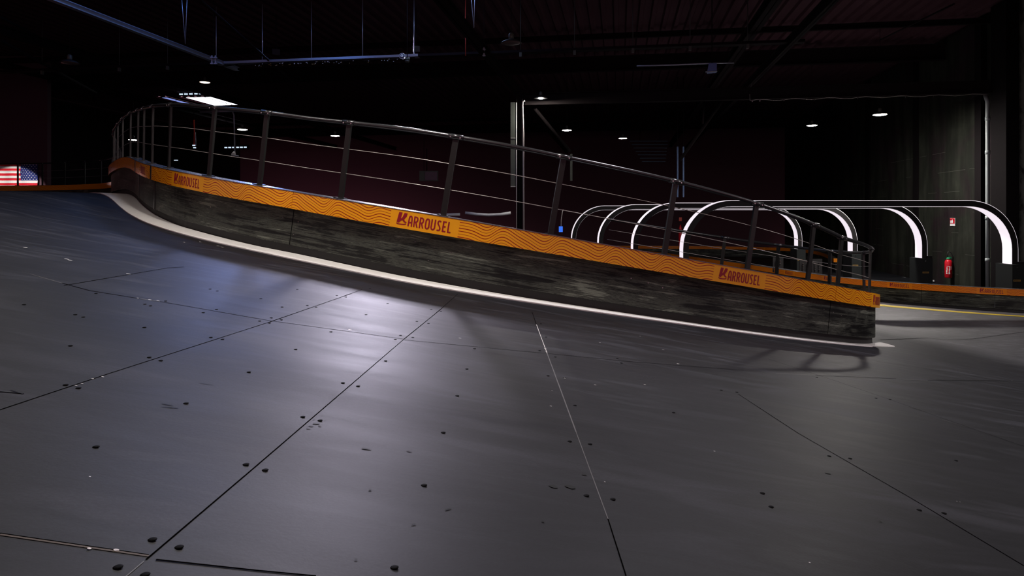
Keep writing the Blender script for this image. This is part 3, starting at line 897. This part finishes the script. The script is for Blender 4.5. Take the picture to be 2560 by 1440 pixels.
# column at the end of the cross beam
col = thing('steel_column', 'steel column below the cross beam, lit by the lamp beside it', 'column', B(-2.95, VB, -2.15))
cb = MB()
pa_ = P(1299, 400, 19.6)
for dx in (-.075, .075): cb.box((pa_.x + dx, pa_.y, ZC + .72), (.016, .18, 5.75))
cb.box((pa_.x, pa_.y, ZC + .72), (.15, .016, 5.75))
pn = MB(); a_, b2_ = P(1276.5, 255, 19.5), P(1289, 466, 19.5)
pn.box(((a_.x + b2_.x) / 2, 19.55, (a_.z + b2_.z) / 2), (b2_.x - a_.x, .05, a_.z - b2_.z)); pn.build('side_panel', M['steel_grey'], col)
pn = MB(); pn.box(((a_.x + b2_.x) / 2, 19.52, b2_.z - .006), (b2_.x - a_.x, .05, .014)); pn.build('panel_edge', M['pipe_cream'], col)
pn = MB(); q_ = P(1283, 345, 19.5); pn.box((q_.x, 19.52, q_.z), (b2_.x - a_.x, .012, .012)); pn.build('panel_edge', M['pipe_cream'], col)
cb.build('shaft', M['beam'], col); col['kind'] = 'structure'
def pipe(name, pts, r, mtl, label, cat, n=10):
    p_ = MB(); p_.tube(pts, r, n); return tag(p_.build(name, mtl), label, cat)
pc2 = P(1308, 262, 19.3)
pipe('drain_pipe', [P(1312, 252, 19.3), P(1307, 254, 19.3), P(1306.5, 264, 19.3), P(1308.5, 330, 19.3), P(1309.5, 600, 19.3)], .022, M['pipe_cream'], 'thin cream pipe running down in front of the steel column', 'pipe')
pipe('conduit', [P(1291, 256, 19.25), P(1291.5, 600, 19.25)], .014, M['pipe_cream'], 'cream conduit on the left flange of the steel column', 'pipe')
# grey downpipe on the right wall
vd = wall_v(2500) + .1
dp = [B(WU - .25, vd + 1.6, 3.28), B(WU - .25, vd + .5, 3.32), B(WU - .25, vd + .12, 3.25), B(WU - .25, vd, 3.05), B(WU - .25, vd, .5), B(WU - .25, vd, -2.15)]
dpipe = thing('downpipe', 'grey downpipe on the right wall beside the nearest arch', 'pipe', B(WU - .25, vd, -2.15))
d_ = MB(); d_.tube(dp[2:], .052, 14); d_.build('pipe', M['pipe'], dpipe)
d_ = MB(); d_.tube(dp[:3], .02, 8); d_.build('conduit_end', M['steel'], dpipe)
for z in (-.05, -1.18, 1.7, 2.6):
    d_ = MB(); d_.tube([B(WU - .25, vd, z - .05), B(WU - .25, vd, z + .05)], .062, 14); d_.build('coupling', M['pipe'], dpipe)
# cable clipped along the cross beam
cl = thing('beam_cable', 'thin cable clipped along the underside of the cross beam', 'cable', B(3, VB - .12, 3.2))
pts = []
uu = u_at(1873, VB)
pts += [P(1880, 208, 19), P(1874, 228, 19)]
k = uu
while k < WU - .3:
    pts.append(B(k, VB - .12, 3.19 + .02 * math.sin(k * 7))); k += .2
c_ = MB(); c_.tube(pts, .006, 6); c_.build('cable', M['cable'], cl)
for px in (1878, 1897, 1957, 2032, 2140, 2260, 2330):
    q = B(u_at(px, VB), VB - .13, 3.17); d_ = MB(); d_.box(q, (.03, .03, .045)); d_.build('clip', M['bolt'], cl)

# ------------------------------------------------------------------ cable tray with hangers
VT, ZT = 16.6, 4.0
tray = thing('cable_tray', 'long galvanised cable tray hung on rods across the hall', 'cable tray', B(-6, VT, ZT))
ua, ub = u_at(30, VT), u_at(2010, VT)
def tray_seg(px0, px1, mtl):
    b_ = MB(); u0, u1 = u_at(px0, VT), u_at(px1, VT); c = (u0 + u1) / 2; L = u1 - u0
    b_.box(B(c, VT, ZT), (L, .22, .012), RB); b_.box(B(c, VT - .11, ZT + .025), (L, .008, .06), RB); b_.box(B(c, VT + .11, ZT + .025), (L, .008, .06), RB)
    return b_.build('tray_section', mtl, tray)
tray_seg(-30, 540, M['steel']); tray_seg(540, 1048, M['galv']); tray_seg(1048, 1215, M['steel']); tray_seg(1215, 1600, M['steel']); tray_seg(1600, 2010, M['steel'])  # light painted in: pale bluish material on the lit stretch, dark steel elsewhere
for px in (113, 305, 425, 546, 661, 783, 910, 1038, 1303, 1437, 1582, 1724, 1867):
    u_ = u_at(px, VT); lit = 540 < px < 1050
    h = MB(); h.tube([B(u_, VT - .1, ZT), B(u_, VT - .1, ROOF)], .014 if lit else .010, 6); h.build('hanger_rod', M['galv'] if lit else M['steel_grey'], tray)  # rods in the lit stretch get the paler, bluish material
    if not lit:
        h = MB(); h.box(B(u_, VT - .1, ZT - .06), (.06, .06, .10), RB); h.build('clamp', M['steel_grey'], tray)
for px0, px1, yb, Y in ((452, 470, 110, 15.5), (1176, 1189, 70, 15.5)):
    for q in (px0, px1):
        h = MB(); h.tube([P((px0 + px1) / 2 + 2, yb, Y), P(q - 2 if q == px0 else q, -60, Y)], .008, 6)
        o = tag(h.build('hanger_wire', M['galv']), ('left' if q == px0 else 'right') + ' wire of the V-shaped hanger ' + ('near the blue-lit rail' if px0 < 800 else 'near the red cable'), 'wire', 'V hanger wires')
# cables and small lights lying in the lit part of the tray
tc = thing('cable_bundle', 'bundle of cables with tiny lights lying in the lit part of the cable tray', 'cables', B(u_at(800, VT), VT, ZT))
b_ = MB()
for k in range(3):
    b_.tube([B(u_at(540, VT) + (u_at(1040, VT) - u_at(540, VT)) * j / 30, VT - .12 + .02 * k, ZT - .035 - .012 * k + .012 * math.sin(j * 1.7 + k)) for j in range(31)], .008, 5)
b_.build('cable', M['steel'], tc)
for k in range(54):
    u_ = random.uniform(u_at(640, VT), u_at(1010, VT)); z = ZT - .05 - random.uniform(0, .07)
    b_ = MB(); b_.box(B(u_, VT - .13, z), (random.uniform(.012, .03), .012, .014), RB); b_.build('connector', M['white'] if k % 3 else M['gold'], tc)
# clamps standing at both ends of the lit part
for px, py, lb in ((534, 152, 'pair of small clamps at the left end of the lit cable tray'), (1210, 132, 'upright clamp at the right end of the lit cable tray')):
    root = thing('tray_clamp', lb, 'clamp', P(px, py, 16.5))
    hh = MB(); q0 = P(px, py - 6, 16.55); hh.tube([q0, Vector((q0.x, q0.y, ZC + ROOF + .03))], .006, 6); hh.build('hanger', M['steel'], root)
    for dx in ((-4, 5) if px < 1000 else (0,)):
        b_ = MB(); b_.box(P(px + dx, py - 2, 16.5), (.03, .03, .22)); b_.box(P(px + dx, py - 8, 16.45), (.07, .05, .03)); b_.box(P(px + dx, py + 7, 16.45), (.07, .05, .03)); b_.build('bracket', M['galv'], root)
# camera pair on the tray
def camera_ball(px, py, Y, r, label):
    root = thing('security_camera', label, 'camera', P(px, py, Y))
    c = P(px, py, Y)
    b_ = MB(); b_.tube([c + Vector((0, .10, 0)), c, c + Vector((0, -.012, 0))], [r * .8, r, r * .96], 24); b_.build('housing', M['galv'], root)
    b_ = MB(); b_.tube([c + Vector((0, -.013, 0)), c + Vector((0, -.02, 0))], [r * .72, r * .68], 24); b_.build('bezel', M['lens'], root)
    b_ = MB(); b_.tube([c + Vector((0, -.02, 0)), c + Vector((0, -.03, 0))], [r * .5, r * .42], 20); b_.build('ring', M['white'], root)
    b_ = MB(); b_.tube([c + Vector((0, -.03, 0)), c + Vector((0, -.036, 0))], [r * .18, r * .15], 12); b_.build('lens', M['lens'], root)
camera_ball(1005, 140, 16.2, .072, 'round white-ringed camera fixed to the front of the cable tray')
dome = thing('dome_camera', 'small dome camera hanging below the round camera', 'camera', P(1018, 154, 16.2))
b_ = MB(); c = P(1018, 150, 16.2)
b_.lathe([(.001, .05), (.05, .05), (.065, .03), (.065, 0)], c, 20); b_.build('base', M['steel_grey'], dome)
b_ = MB(); b_.lathe([(.058, 0), (.055, -.03), (.04, -.058), (.001, -.07)], c, 20); b_.build('dome', M['steel_grey'], dome)
pipe('red_hanging_cable', [P(1165, -40, 16.6), P(1163, 60, 16.6), P(1164, 100, 16.6), P(1164, 140, 16.6)], .010, M['red_cable'], 'red cable hanging from the roof to the cable tray', 'cable', 6)
# lit rail and speaker box under the right part of the roof
pipe('conduit_rail', [P(1592, 165, 15.6), P(1690, 162, 15.6), P(1768, 158.5, 15.6), P(1835, 157, 15.6)], .016, M['galv'], 'short pale conduit rail above the blue-lit speaker box', 'rail', 6)
spk = thing('speaker_box', 'small wedge-shaped blue-lit speaker box under the conduit rail', 'speaker', P(1781, 168, 15.5))
b_ = MB(); a0 = [P(1772, 158, 15.5), P(1792, 157, 15.5), P(1792, 178, 15.5), P(1768, 180, 15.5)]; dv = Vector((.05, .2, 0))
b_.poly(a0); b_.poly([q + dv for q in a0][::-1])
for i in range(4): b_.poly([a0[i], a0[i] + dv, a0[(i + 1) % 4] + dv, a0[(i + 1) % 4]])
b_.build('cabinet', mat('speaker_blue_lit', (0.10, 0.16, 0.42), .5), spk)  # cabinet colour carries the blue light falling on it
b_ = MB(); b_.tube([P(1764, 180, 15.45), P(1793, 178, 15.45)], .012, 6); b_.build('bracket', M['galv'], spk)

# ------------------------------------------------------------------ pendant lamps
def lamp(px, py, Y, lens, label, r=.20, lr=.175, top=ROOF + .03, cord=True, group='high bay lamps'):
    c = P(px, py, Y)
    root = thing('pendant_lamp', label, 'lamp', c, group)
    s_ = MB(); s_.lathe([(.04, .085), (.075, .07), (r * .7, .045), (r, .004), (r, 0.0), (r * .97, -.001), (lr + .004, .004), (lr, .004)], c, 28); s_.build('shade', M['shade'], root)
    l_ = MB(); l_.lathe([(.0005, -.022), (lr * .35, -.020), (lr * .7, -.013), (lr * .92, -.004), (lr, .003), (.0005, .0035)], c, 24)
    l_.build('lens', lens, root)
    h_ = MB(); h_.lathe([(.001, .08), (.045, .08), (.05, .10), (.05, .17), (.03, .19), (.001, .19)], c, 14); h_.build('driver_housing', M['steel_grey'], root)
    if cord:
        d_ = MB(); d_.tube([c + Vector((0, 0, .19)), Vector((c.x, c.y, ZC + top))], .006, 6); d_.build('cord', M['steel'], root)
    return root
LAMPS = [(2200, 287, 19.5, 'lens_wall', 'brightest pendant lamp, high in front of the right wall'),
 (2030, 314, 24.4, 'lens_far', 'lit pendant lamp between the brightest lamp and the diagonal brace'),
 (1417, 326, 25.6, 'lens_far', 'lit pendant lamp to the right of the steel column, below the cross beam'),
 (1557, 346, 29.5, 'lens_far', 'smallest lit pendant lamp, far back above the louvre'),
 (606, 324, 25.4, 'lens_far', 'lit pendant lamp seen through the railing under the white rooflight'),
 (838, 340, 27.6, 'lens_far', 'lit pendant lamp seen through the railing above its second bay'),
 (333, 350, 28.6, 'lens_far', 'lit pendant lamp left of where the railing bends over the crest'),
 (512, 206, 24.5, 'lens_dim', 'dim warm pendant lamp high above the white rooflight'),
 (1278, 108, 12.9, 'lens_off', 'unlit pendant lamp beside the cable tray, near the red cable'),
 (174, 158, 15.0, 'lens_off', 'unlit pendant lamp below the blue-lit rail on the left')]
for px, py, Y, ln, lb in LAMPS: lamp(px, py, Y, M[ln], lb)
lamp(1352, 246, 19.25, M['lens_wall'], 'lit pendant lamp against the cross beam beside the steel column', .20, .07)
# the same lamps hanging over the ramp, in front of and above the frame; the left one is added fill
MAIN = [(-1.0, 4.3, 3.3, 'lens_main'), (2.4, 6.05, 3.3, 'lens_middle'), (8.6, 5.6, 2.7, 'lens_right'), (-3.6, 5.6, 3.3, 'lens_left_fill')]
for (X, Y, z, ln), lb in zip(MAIN, ('pendant lamp hanging above the left of the ramp', 'pendant lamp hanging above the right half of the near barrier', 'pendant lamp hanging over the lower lane at the right', 'added dim pendant lamp above the crest, filling light on the kerb')):
    q = (CX + X / Y * F, HY - z / Y * F)
    lamp(q[0], q[1], Y, M[ln], lb)

# added lights behind the near barrier that make the bright patches on the ramp
def make_added_flood(px, py, Y, target, energy, color, spot, label, blend=.7):
    c = P(px, py, Y)
    root = thing('added_flood', label, 'added_flood', c)
    d = (target - c).normalized(); q = d.to_track_quat('-Z', 'Y'); R_ = q.to_matrix()
    b_ = MB(); b_.box(c - d * .07, (.20, .15, .08), R_); b_.build('housing', M['black'], root)
    b_ = MB(); b_.tube([c - d * .12, c - d * .1 + Vector((0, 0, .2)), Vector((c.x, c.y, ZC + ROOF + .03))], .012, 8); b_.build('bracket', M['steel'], root)
    ld = bpy.data.lights.new('added_flood_light', 'SPOT'); ld.energy = energy; ld.spot_size = math.radians(spot); ld.spot_blend = blend; ld.shadow_soft_size = .42; ld.color = color
    lo = bpy.data.objects.new('added_flood_light', ld); COL.objects.link(lo); lo.location = c + d * .02; lo.rotation_euler = q.to_euler()
make_added_flood(1040, 122, 18.2, G(-.35, 1.6), FLOOD_ADDED, (.86, .80, 1.0), 26, 'added light for the floor patch, just behind the lit cable tray')
make_added_flood(690, 130, 18.6, G(-2.6, 4.6), FLOOD_BLUE_ADDED, (.30, .42, 1.0), 15, 'added blue light for the floor patch, behind the left of the lit cable tray')

# ------------------------------------------------------------------ daylight slots and far fittings
def slots(px0, px1, py, n, Y, label, sl):
    root = thing('slot_vent', label, 'vent', P((px0 + px1) / 2, py, Y))
    f_ = MB(); a, c = P(px0 - 3, py - 1, Y), P(px1 + 3, py - 4 + (0 if n > 7 else 3), Y)
    w = (px1 - px0) / n
    for k in range(n):
        x0 = px0 + w * k; yy = py - (3 if n > 7 else 1) * k / n
        s_ = MB(); s_.box(P(x0 + w * .38, yy, Y), (w * .70 / F * Y, .02, 3.0 / F * Y)); s_.build('slot', M['slot'], root)
    b_ = MB(); b_.box(P((px0 + px1) / 2, py - 1.5, Y + .05), ((px1 - px0 + 8) / F * Y, .06, 11 / F * Y)); b_.build('frame', M['steel'], root)
    for q in (px0 + 4, px1 - 4):
        h = MB(); a = P(q, py - 4, Y + .05); h.tube([a, Vector((a.x, a.y, ZC + ROOF + .03))], .012, 6); h.build('hanger', M['steel'], root)
slots(448, 546, 235.5, 8, 30.5, 'row of eight bright slots above the white rooflight', 1)
slots(561, 619, 369, 6, 30.5, 'row of six bright slots seen through the railing', 1)
pipe('blue_pipe', [P(500, 280, 27), P(560, 278, 27), P(615, 275, 27)], .045, M['galv'], 'pale pipe running level just under the top rail at the crest', 'pipe', 8)
pipe('blue_drop_pipe', [P(575, 277, 27.1), P(582, 280, 27.1), P(585, 288, 27.1), P(587, 380, 27.1)], .03, M['galv'], 'pale pipe dropping from the level pipe behind the railing', 'pipe', 8)
pipe('orange_drop_cable', [P(485, 300, 25), P(486, 330, 25), P(485, 362, 25)], .025, M['red_cable'], 'orange cable hanging behind the railing near the crest', 'cable', 6)
pipe('blue_drop_cable', [P(488.5, 330, 25), P(490, 365, 25)], .015, M['galv'], 'blue-grey cable hanging next to the orange cable', 'cable', 6)
sp = thing('hanging_spotlight', 'small pale spotlight hanging under the six bright slots', 'spotlight', P(586, 384, 27))
b_ = MB(); b_.tube([P(586, 380, 27), P(584, 386, 26.9)], [.04, .09], 12); b_.build('can', M['white'], sp)
b_ = MB(); b_.tube([P(578, 388, 26.9), P(597, 390, 26.9)], .02, 6); b_.build('bracket', M['galv'], sp)
tw = thing('twin_spotlight', 'pair of small lit spots below the orange hanging cable', 'spotlight', P(486, 366, 25))
for px, py in ((484.5, 363.5), (486.5, 369.3)):
    b_ = MB(); b_.box(P(px, py, 25), (.09, .04, .035)); b_.build('spot', M['slot'], tw)
ob = MB(); ob.box(P(440, 400.5, 26), (.14, .03, .02)); sl_ = tag(ob.build('strip_lamp', M['slot']), 'tiny lit strip low behind the railing at the crest', 'lamp')
hh = MB(); q0 = P(440, 400, 26); hh.tube([q0, Vector((q0.x, q0.y, ZC + ROOF + .03))], .008, 6); hh.build('hanger', M['steel'], sl_)

def hang(root, px, py, Y, to=ROOF + .03):
    a = P(px, py, Y); h = MB(); h.tube([a, Vector((a.x, a.y, ZC + to))], .012, 6); h.build('hanger', M['steel'], root)
# louvred window, blue-lit post, screen, white pipes, blue sign behind the ramp
lv = thing('louvre_panel', 'dim bluish louvre panel high behind the fourth arch', 'louvre', P(1622, 380, 33))
for k in range(7):
    b_ = MB(); b_.box(P(1622 + k * 2, 353 + k * 8.5, 33), ((95 - k * 6) / F * 33, .05, .035)); b_.build('slat', M['slat'], lv)
pst = thing('blue_post', 'bluish twin steel post behind the railing, right of the louvre', 'post', P(1702, 440, 27))
for px in (1694, 1708.5):
    b_ = MB(); b_.box(P(px, 430, 27), (.055, .05, 2.0)); b_.build('channel', mat('post_blue', (.10, .17, .34), .4, .3), pst)
beam(P(1428, 385, 27), P(1428, 452, 27), .09, .09, M['steel_grey'], 'roof_post', False)
scr = thing('wall_screen', 'small dark screen in a grey frame seen through the railing', 'screen', P(1072, 440, 29))
b_ = MB(); b_.box(P(1072, 440, 29), (47 / F * 29, .06, 25 / F * 29)); b_.build('frame', M['steel_grey'], scr)
b_ = MB(); b_.box(P(1078, 440, 28.95), (30 / F * 29, .03, 21 / F * 29)); b_.build('panel', M['lens'], scr)
b_ = MB(); b_.tube([P(1067, 372, 29), P(1067, 428, 29)], .02, 6); b_.build('hanger', M['steel'], scr)
for pts, lb in (([P(1080, 537.5, 21), P(1118, 537, 21), P(1150, 536, 21)], 'left length of white tube lying level behind the ramp'),
                ([P(1163, 532, 21), P(1190, 535.5, 21), P(1222, 537.5, 21), P(1252, 536, 21), P(1277, 532, 21)], 'right sagging length of white tube behind the ramp')):
    pipe('white_tube', pts, .045, M['white'], lb, 'tube', 10)
sg = thing('hanging_sign', 'small glowing blue sign hanging on a cord in front of the dark hall', 'sign', P(1402, 572, 20))
b_ = MB(); b_.box(P(1402, 573, 20), (9.5 / F * 20, .03, 14 / F * 20)); b_.build('panel', M['tag_blue'], sg)
b_ = MB(); b_.tube([P(1402.5, 566, 20), P(1403, 550, 20), P(1406, 530, 20), P(1408, 524, 20)], .01, 6); b_.build('cord', M['pipe_cream'], sg)
rs = MB(); rs.box(P(1701, 548, 30), (7 / F * 30, .02, 9 / F * 30)); tag(rs.build('wall_notice', M['red_cable']), 'small dim red notice seen between the two middle arches', 'sign')
rx = MB(); rx.lathe([(.001, -.45), (.07, -.45), (.08, -.42), (.08, .3), (.04, .42), (.02, .5), (.001, .5)], P(1701, 590, 30), 12); tag(rx.build('dim_extinguisher', M['red']), 'dim red extinguisher in the dark behind the left arch legs', 'fire extinguisher')
for o_, px, py, Y in ((sp, 590, 383, 27), (tw, 485, 360, 25), (lv, 1600, 352, 33), (lv, 1650, 352, 33), (pst, 1694, 395, 27), (pst, 1708.5, 395, 27), (scr, 1060, 428, 29), (spk, 1780, 158, 15.55), (dome, 1018, 147, 16.25)):
    hang(o_, px, py, Y)
# jointed metal plates with bolts behind the far lane barrier
for (px, py, n, lb) in ((2012, 668, 4, 'left stack of bright bolts behind the far lane barrier'), (2042, 666, 4, 'right stack of bright bolts behind the far lane barrier'), (1945, 662, 2, 'small bolted plate near the left arch plinth')):
    Y = 21.0
    root = thing('bolted_plate', lb, 'plate', P(px, py + 14, Y))
    b_ = MB(); b_.box(P(px, py, Y + .03), (.32, .03, .46)); b_.build('plate', M['arch'], root)
    for k in range(n):
        for dx in (-4.5, 5.5):
            b_ = MB(); b_.box(P(px + dx, py - 9 + k * 5.5, Y), (.035, .02, .03)); b_.build('bolt', M['bolt'], root)

# ------------------------------------------------------------------ extinguisher and its sign on the right wall
def wp(px, py, off):
    v = wall_v(px, WU - off); q = B(WU - off, v, 0); return Vector((q.x, q.y, ZC + (HY - py) / F * q.y)), q.y
c, Y = wp(2371, 671, .16)
k = Y / F
ex = thing('fire_extinguisher', 'red fire extinguisher with green valve hanging on the right wall', 'fire extinguisher', c - Vector((0, 0, 24 * k)))
r = 8.4 * k
b_ = MB(); b_.lathe([(.001, -24 * k), (r * .8, -24 * k), (r, -22 * k), (r, 16 * k), (r * .82, 20 * k), (r * .45, 22.5 * k), (.001, 22.5 * k)], c, 24); b_.build('cylinder', M['red'], ex)
b_ = MB(); b_.lathe([(r * .5, 22 * k), (r * .62, 23.5 * k), (r * .5, 26 * k), (r * .3, 28 * k), (.001, 28 * k)], c, 16); b_.box(c + Vector((.02, -.02, 27 * k)), (9 * k, 2 * k, 2.4 * k)); b_.build('valve', M['green'], ex)
b_ = MB(); b_.tube([c + Vector((-.02, 0, 28 * k)), c + Vector((-.03, 0, 35 * k)), c + Vector((0, 0, 42 * k)), c + Vector((6 * k, 0, 40 * k)), c + Vector((9.5 * k, 0, 32 * k)), c + Vector((10 * k, 0, 10 * k)), c + Vector((10 * k, 0, -14 * k))], 1.2 * k, 8); b_.build('hose', M['black'], ex)
b_ = MB(); b_.tube([c + Vector((10 * k, 0, -6 * k)), c + Vector((10 * k, 0, -14 * k))], 1.5 * k, 8); b_.build('nozzle', M['green'], ex)
lbm = MB()
def on_cyl(a, z):           # wrap label marks on the cylinder face
    ang = -math.pi / 2 - .55 + a / r
    return c + Vector(((r + .003) * math.cos(ang), (r + .003) * math.sin(ang), z))
for (a0, z0, a1, z1) in ((-4, 5, 3.5, 6.2), (1.6, -4, 3.6, 6), (.8, -8, 2.6, -2), (-4.6, 2, -1, 2.8), (-4.6, 0, -1, .8), (-4.6, -2, -1, -1.2), (-4.6, -4, -1, -3.2), (-5, -7.5, -2.4, -5), (-5, -10, -2.8, -8.2), (-5, -13, -2, -10.8),
                         (.5, -10.5, 3.2, -8.6), (.2, -13.5, 3.4, -11), (5, 3.2, 7.4, 5), (5, .5, 7, 2), (5, -2, 7, -.8)):
    n = 4
    for j in range(n):
        f0, f1 = a0 + (a1 - a0) * j / n, a0 + (a1 - a0) * (j + 1) / n
        lbm.poly([on_cyl(f0 * k, z0 * k), on_cyl(f1 * k, z0 * k), on_cyl(f1 * k, z1 * k), on_cyl(f0 * k, z1 * k)])
lbm.build('label_print', M['white'], ex)
s_, Y = wp(2381.5, 555, .02); k = Y / F
sgn = thing('safety_sign', 'red and white extinguisher sign on the right wall above the extinguisher', 'sign', s_)
b_ = MB(); dv = (B(0, 1, 0) - B(0, 0, 0)); dn = (B(-1, 0, 0) - B(0, 0, 0))
def wquad(mbx, v0, v1, z0, z1, off):
    mbx.poly([s_ + dv * v1 + dn * off + Vector((0, 0, z0)), s_ + dv * v0 + dn * off + Vector((0, 0, z0)), s_ + dv * v0 + dn * off + Vector((0, 0, z1)), s_ + dv * v1 + dn * off + Vector((0, 0, z1))])
b_.box(s_, (.012, .30, 19.5 * k), RB); b_.build('board', M['white'], sgn)
b_ = MB(); wquad(b_, -.145, .145, -4.2 * k, 9.4 * k, .008); b_.build('red_field', M['red'], sgn)
b_ = MB(); wquad(b_, -.05, .03, -2.5 * k, 3.4 * k, .010); wquad(b_, -.03, .01, 3.2 * k, 6.6 * k, .010); wquad(b_, .04, .12, -2.5 * k, 4 * k, .010); b_.build('pictogram', M['white'], sgn)

# small things lying on the lower floor by the wall
for px, py, lb in ((2164, 673, 'tiny pale wall fitting left of the arch plinth'), (2334, 702, 'tiny pale wall fitting right of the arch plinth')):
    q, Y = wp(px, py, .03); b_ = MB(); b_.box(q, (.03, .03, .05)); tag(b_.build('wall_fitting', M['white']), lb, 'fitting')
hs = [wp(px, py, .1)[0] for px, py in ((2195, 681), (2225, 687), (2240, 690), (2262, 694), (2272, 697))]
pipe('floor_cable', hs, .012, M['white'], 'white cable running along the foot of the right wall', 'cable', 6)

# ------------------------------------------------------------------ flag behind the deck railing
FY = 23.35
def fp(px, py, off=0.0):
    # gentle cloth waves across the flag
    q = P(px, py, FY - off); q.y += .025 * math.sin(px * .16) + .012 * math.sin(py * .2); return q
fl = MB()
x0, x1, ytop, pit_ = -56.0, 93.0, 409.0, 6.05
def cell(xa, xb, ya, yb, mi, off=0.0, nx=10):
    for j in range(nx):
        a, c_ = xa + (xb - xa) * j / nx, xa + (xb - xa) * (j + 1) / nx
        fl.poly([fp(a, yb, off), fp(c_, yb, off), fp(c_, ya, off), fp(a, ya, off)], mi)
for k in range(13):
    cell(x0, 50 if k < 7 else x1, ytop + pit_ * k, ytop + pit_ * (k + 1), 0 if k % 2 == 0 else 1, 0, 30)
cell(50, x1, ytop, ytop + 7 * pit_, 2, 0, 12)
for rr_ in range(9):
    for cc in range(6 if rr_ % 2 == 0 else 5):
        sx = 54 + cc * 7.0 + (0 if rr_ % 2 == 0 else 3.5); sy = ytop + 3.4 + rr_ * 4.45
        pts = []
        for j in range(10):
            a = math.pi / 2 + j * math.pi / 5; R_ = 1.55 if j % 2 == 0 else .7
            pts.append(fp(sx + R_ * math.cos(a), sy - R_ * math.sin(a), .012))
        fl.poly(pts, 1)
flo = fl.build('flag', [M['flag_red'], M['flag_white'], M['navy']])
tag(flo, 'red white and blue stars and stripes flag hanging behind the deck railing', 'flag')
# wall spotlight that lights the flag
fs = thing('flag_spotlight', 'spotlight hung in front of the flag', 'spotlight', P(-130, 330, 18.6))
a_ = P(-130, 330, 18.6); d_ = (P(20, 452, FY) - a_).normalized()
b_ = MB(); b_.tube([a_, a_ - d_ * .2], [.07, .05], 14); b_.build('can', M['shade'], fs)
b_ = MB(); b_.tube([a_ - d_ * .15, Vector((a_.x, a_.y, ZC + ROOF + .03))], .012, 8); b_.build('hanger', M['steel'], fs)
ld = bpy.data.lights.new('flag_spotlight_light', 'SPOT'); ld.energy = 1150; ld.spot_size = math.radians(25); ld.spot_blend = .12; ld.shadow_soft_size = .05; ld.color = (1, .96, .93)
lo = bpy.data.objects.new('flag_spotlight_light', ld); COL.objects.link(lo); lo.location = a_ + d_ * .02
lo.rotation_euler = (P(32, 500, FY) - lo.location).to_track_quat('-Z', 'Y').to_euler()
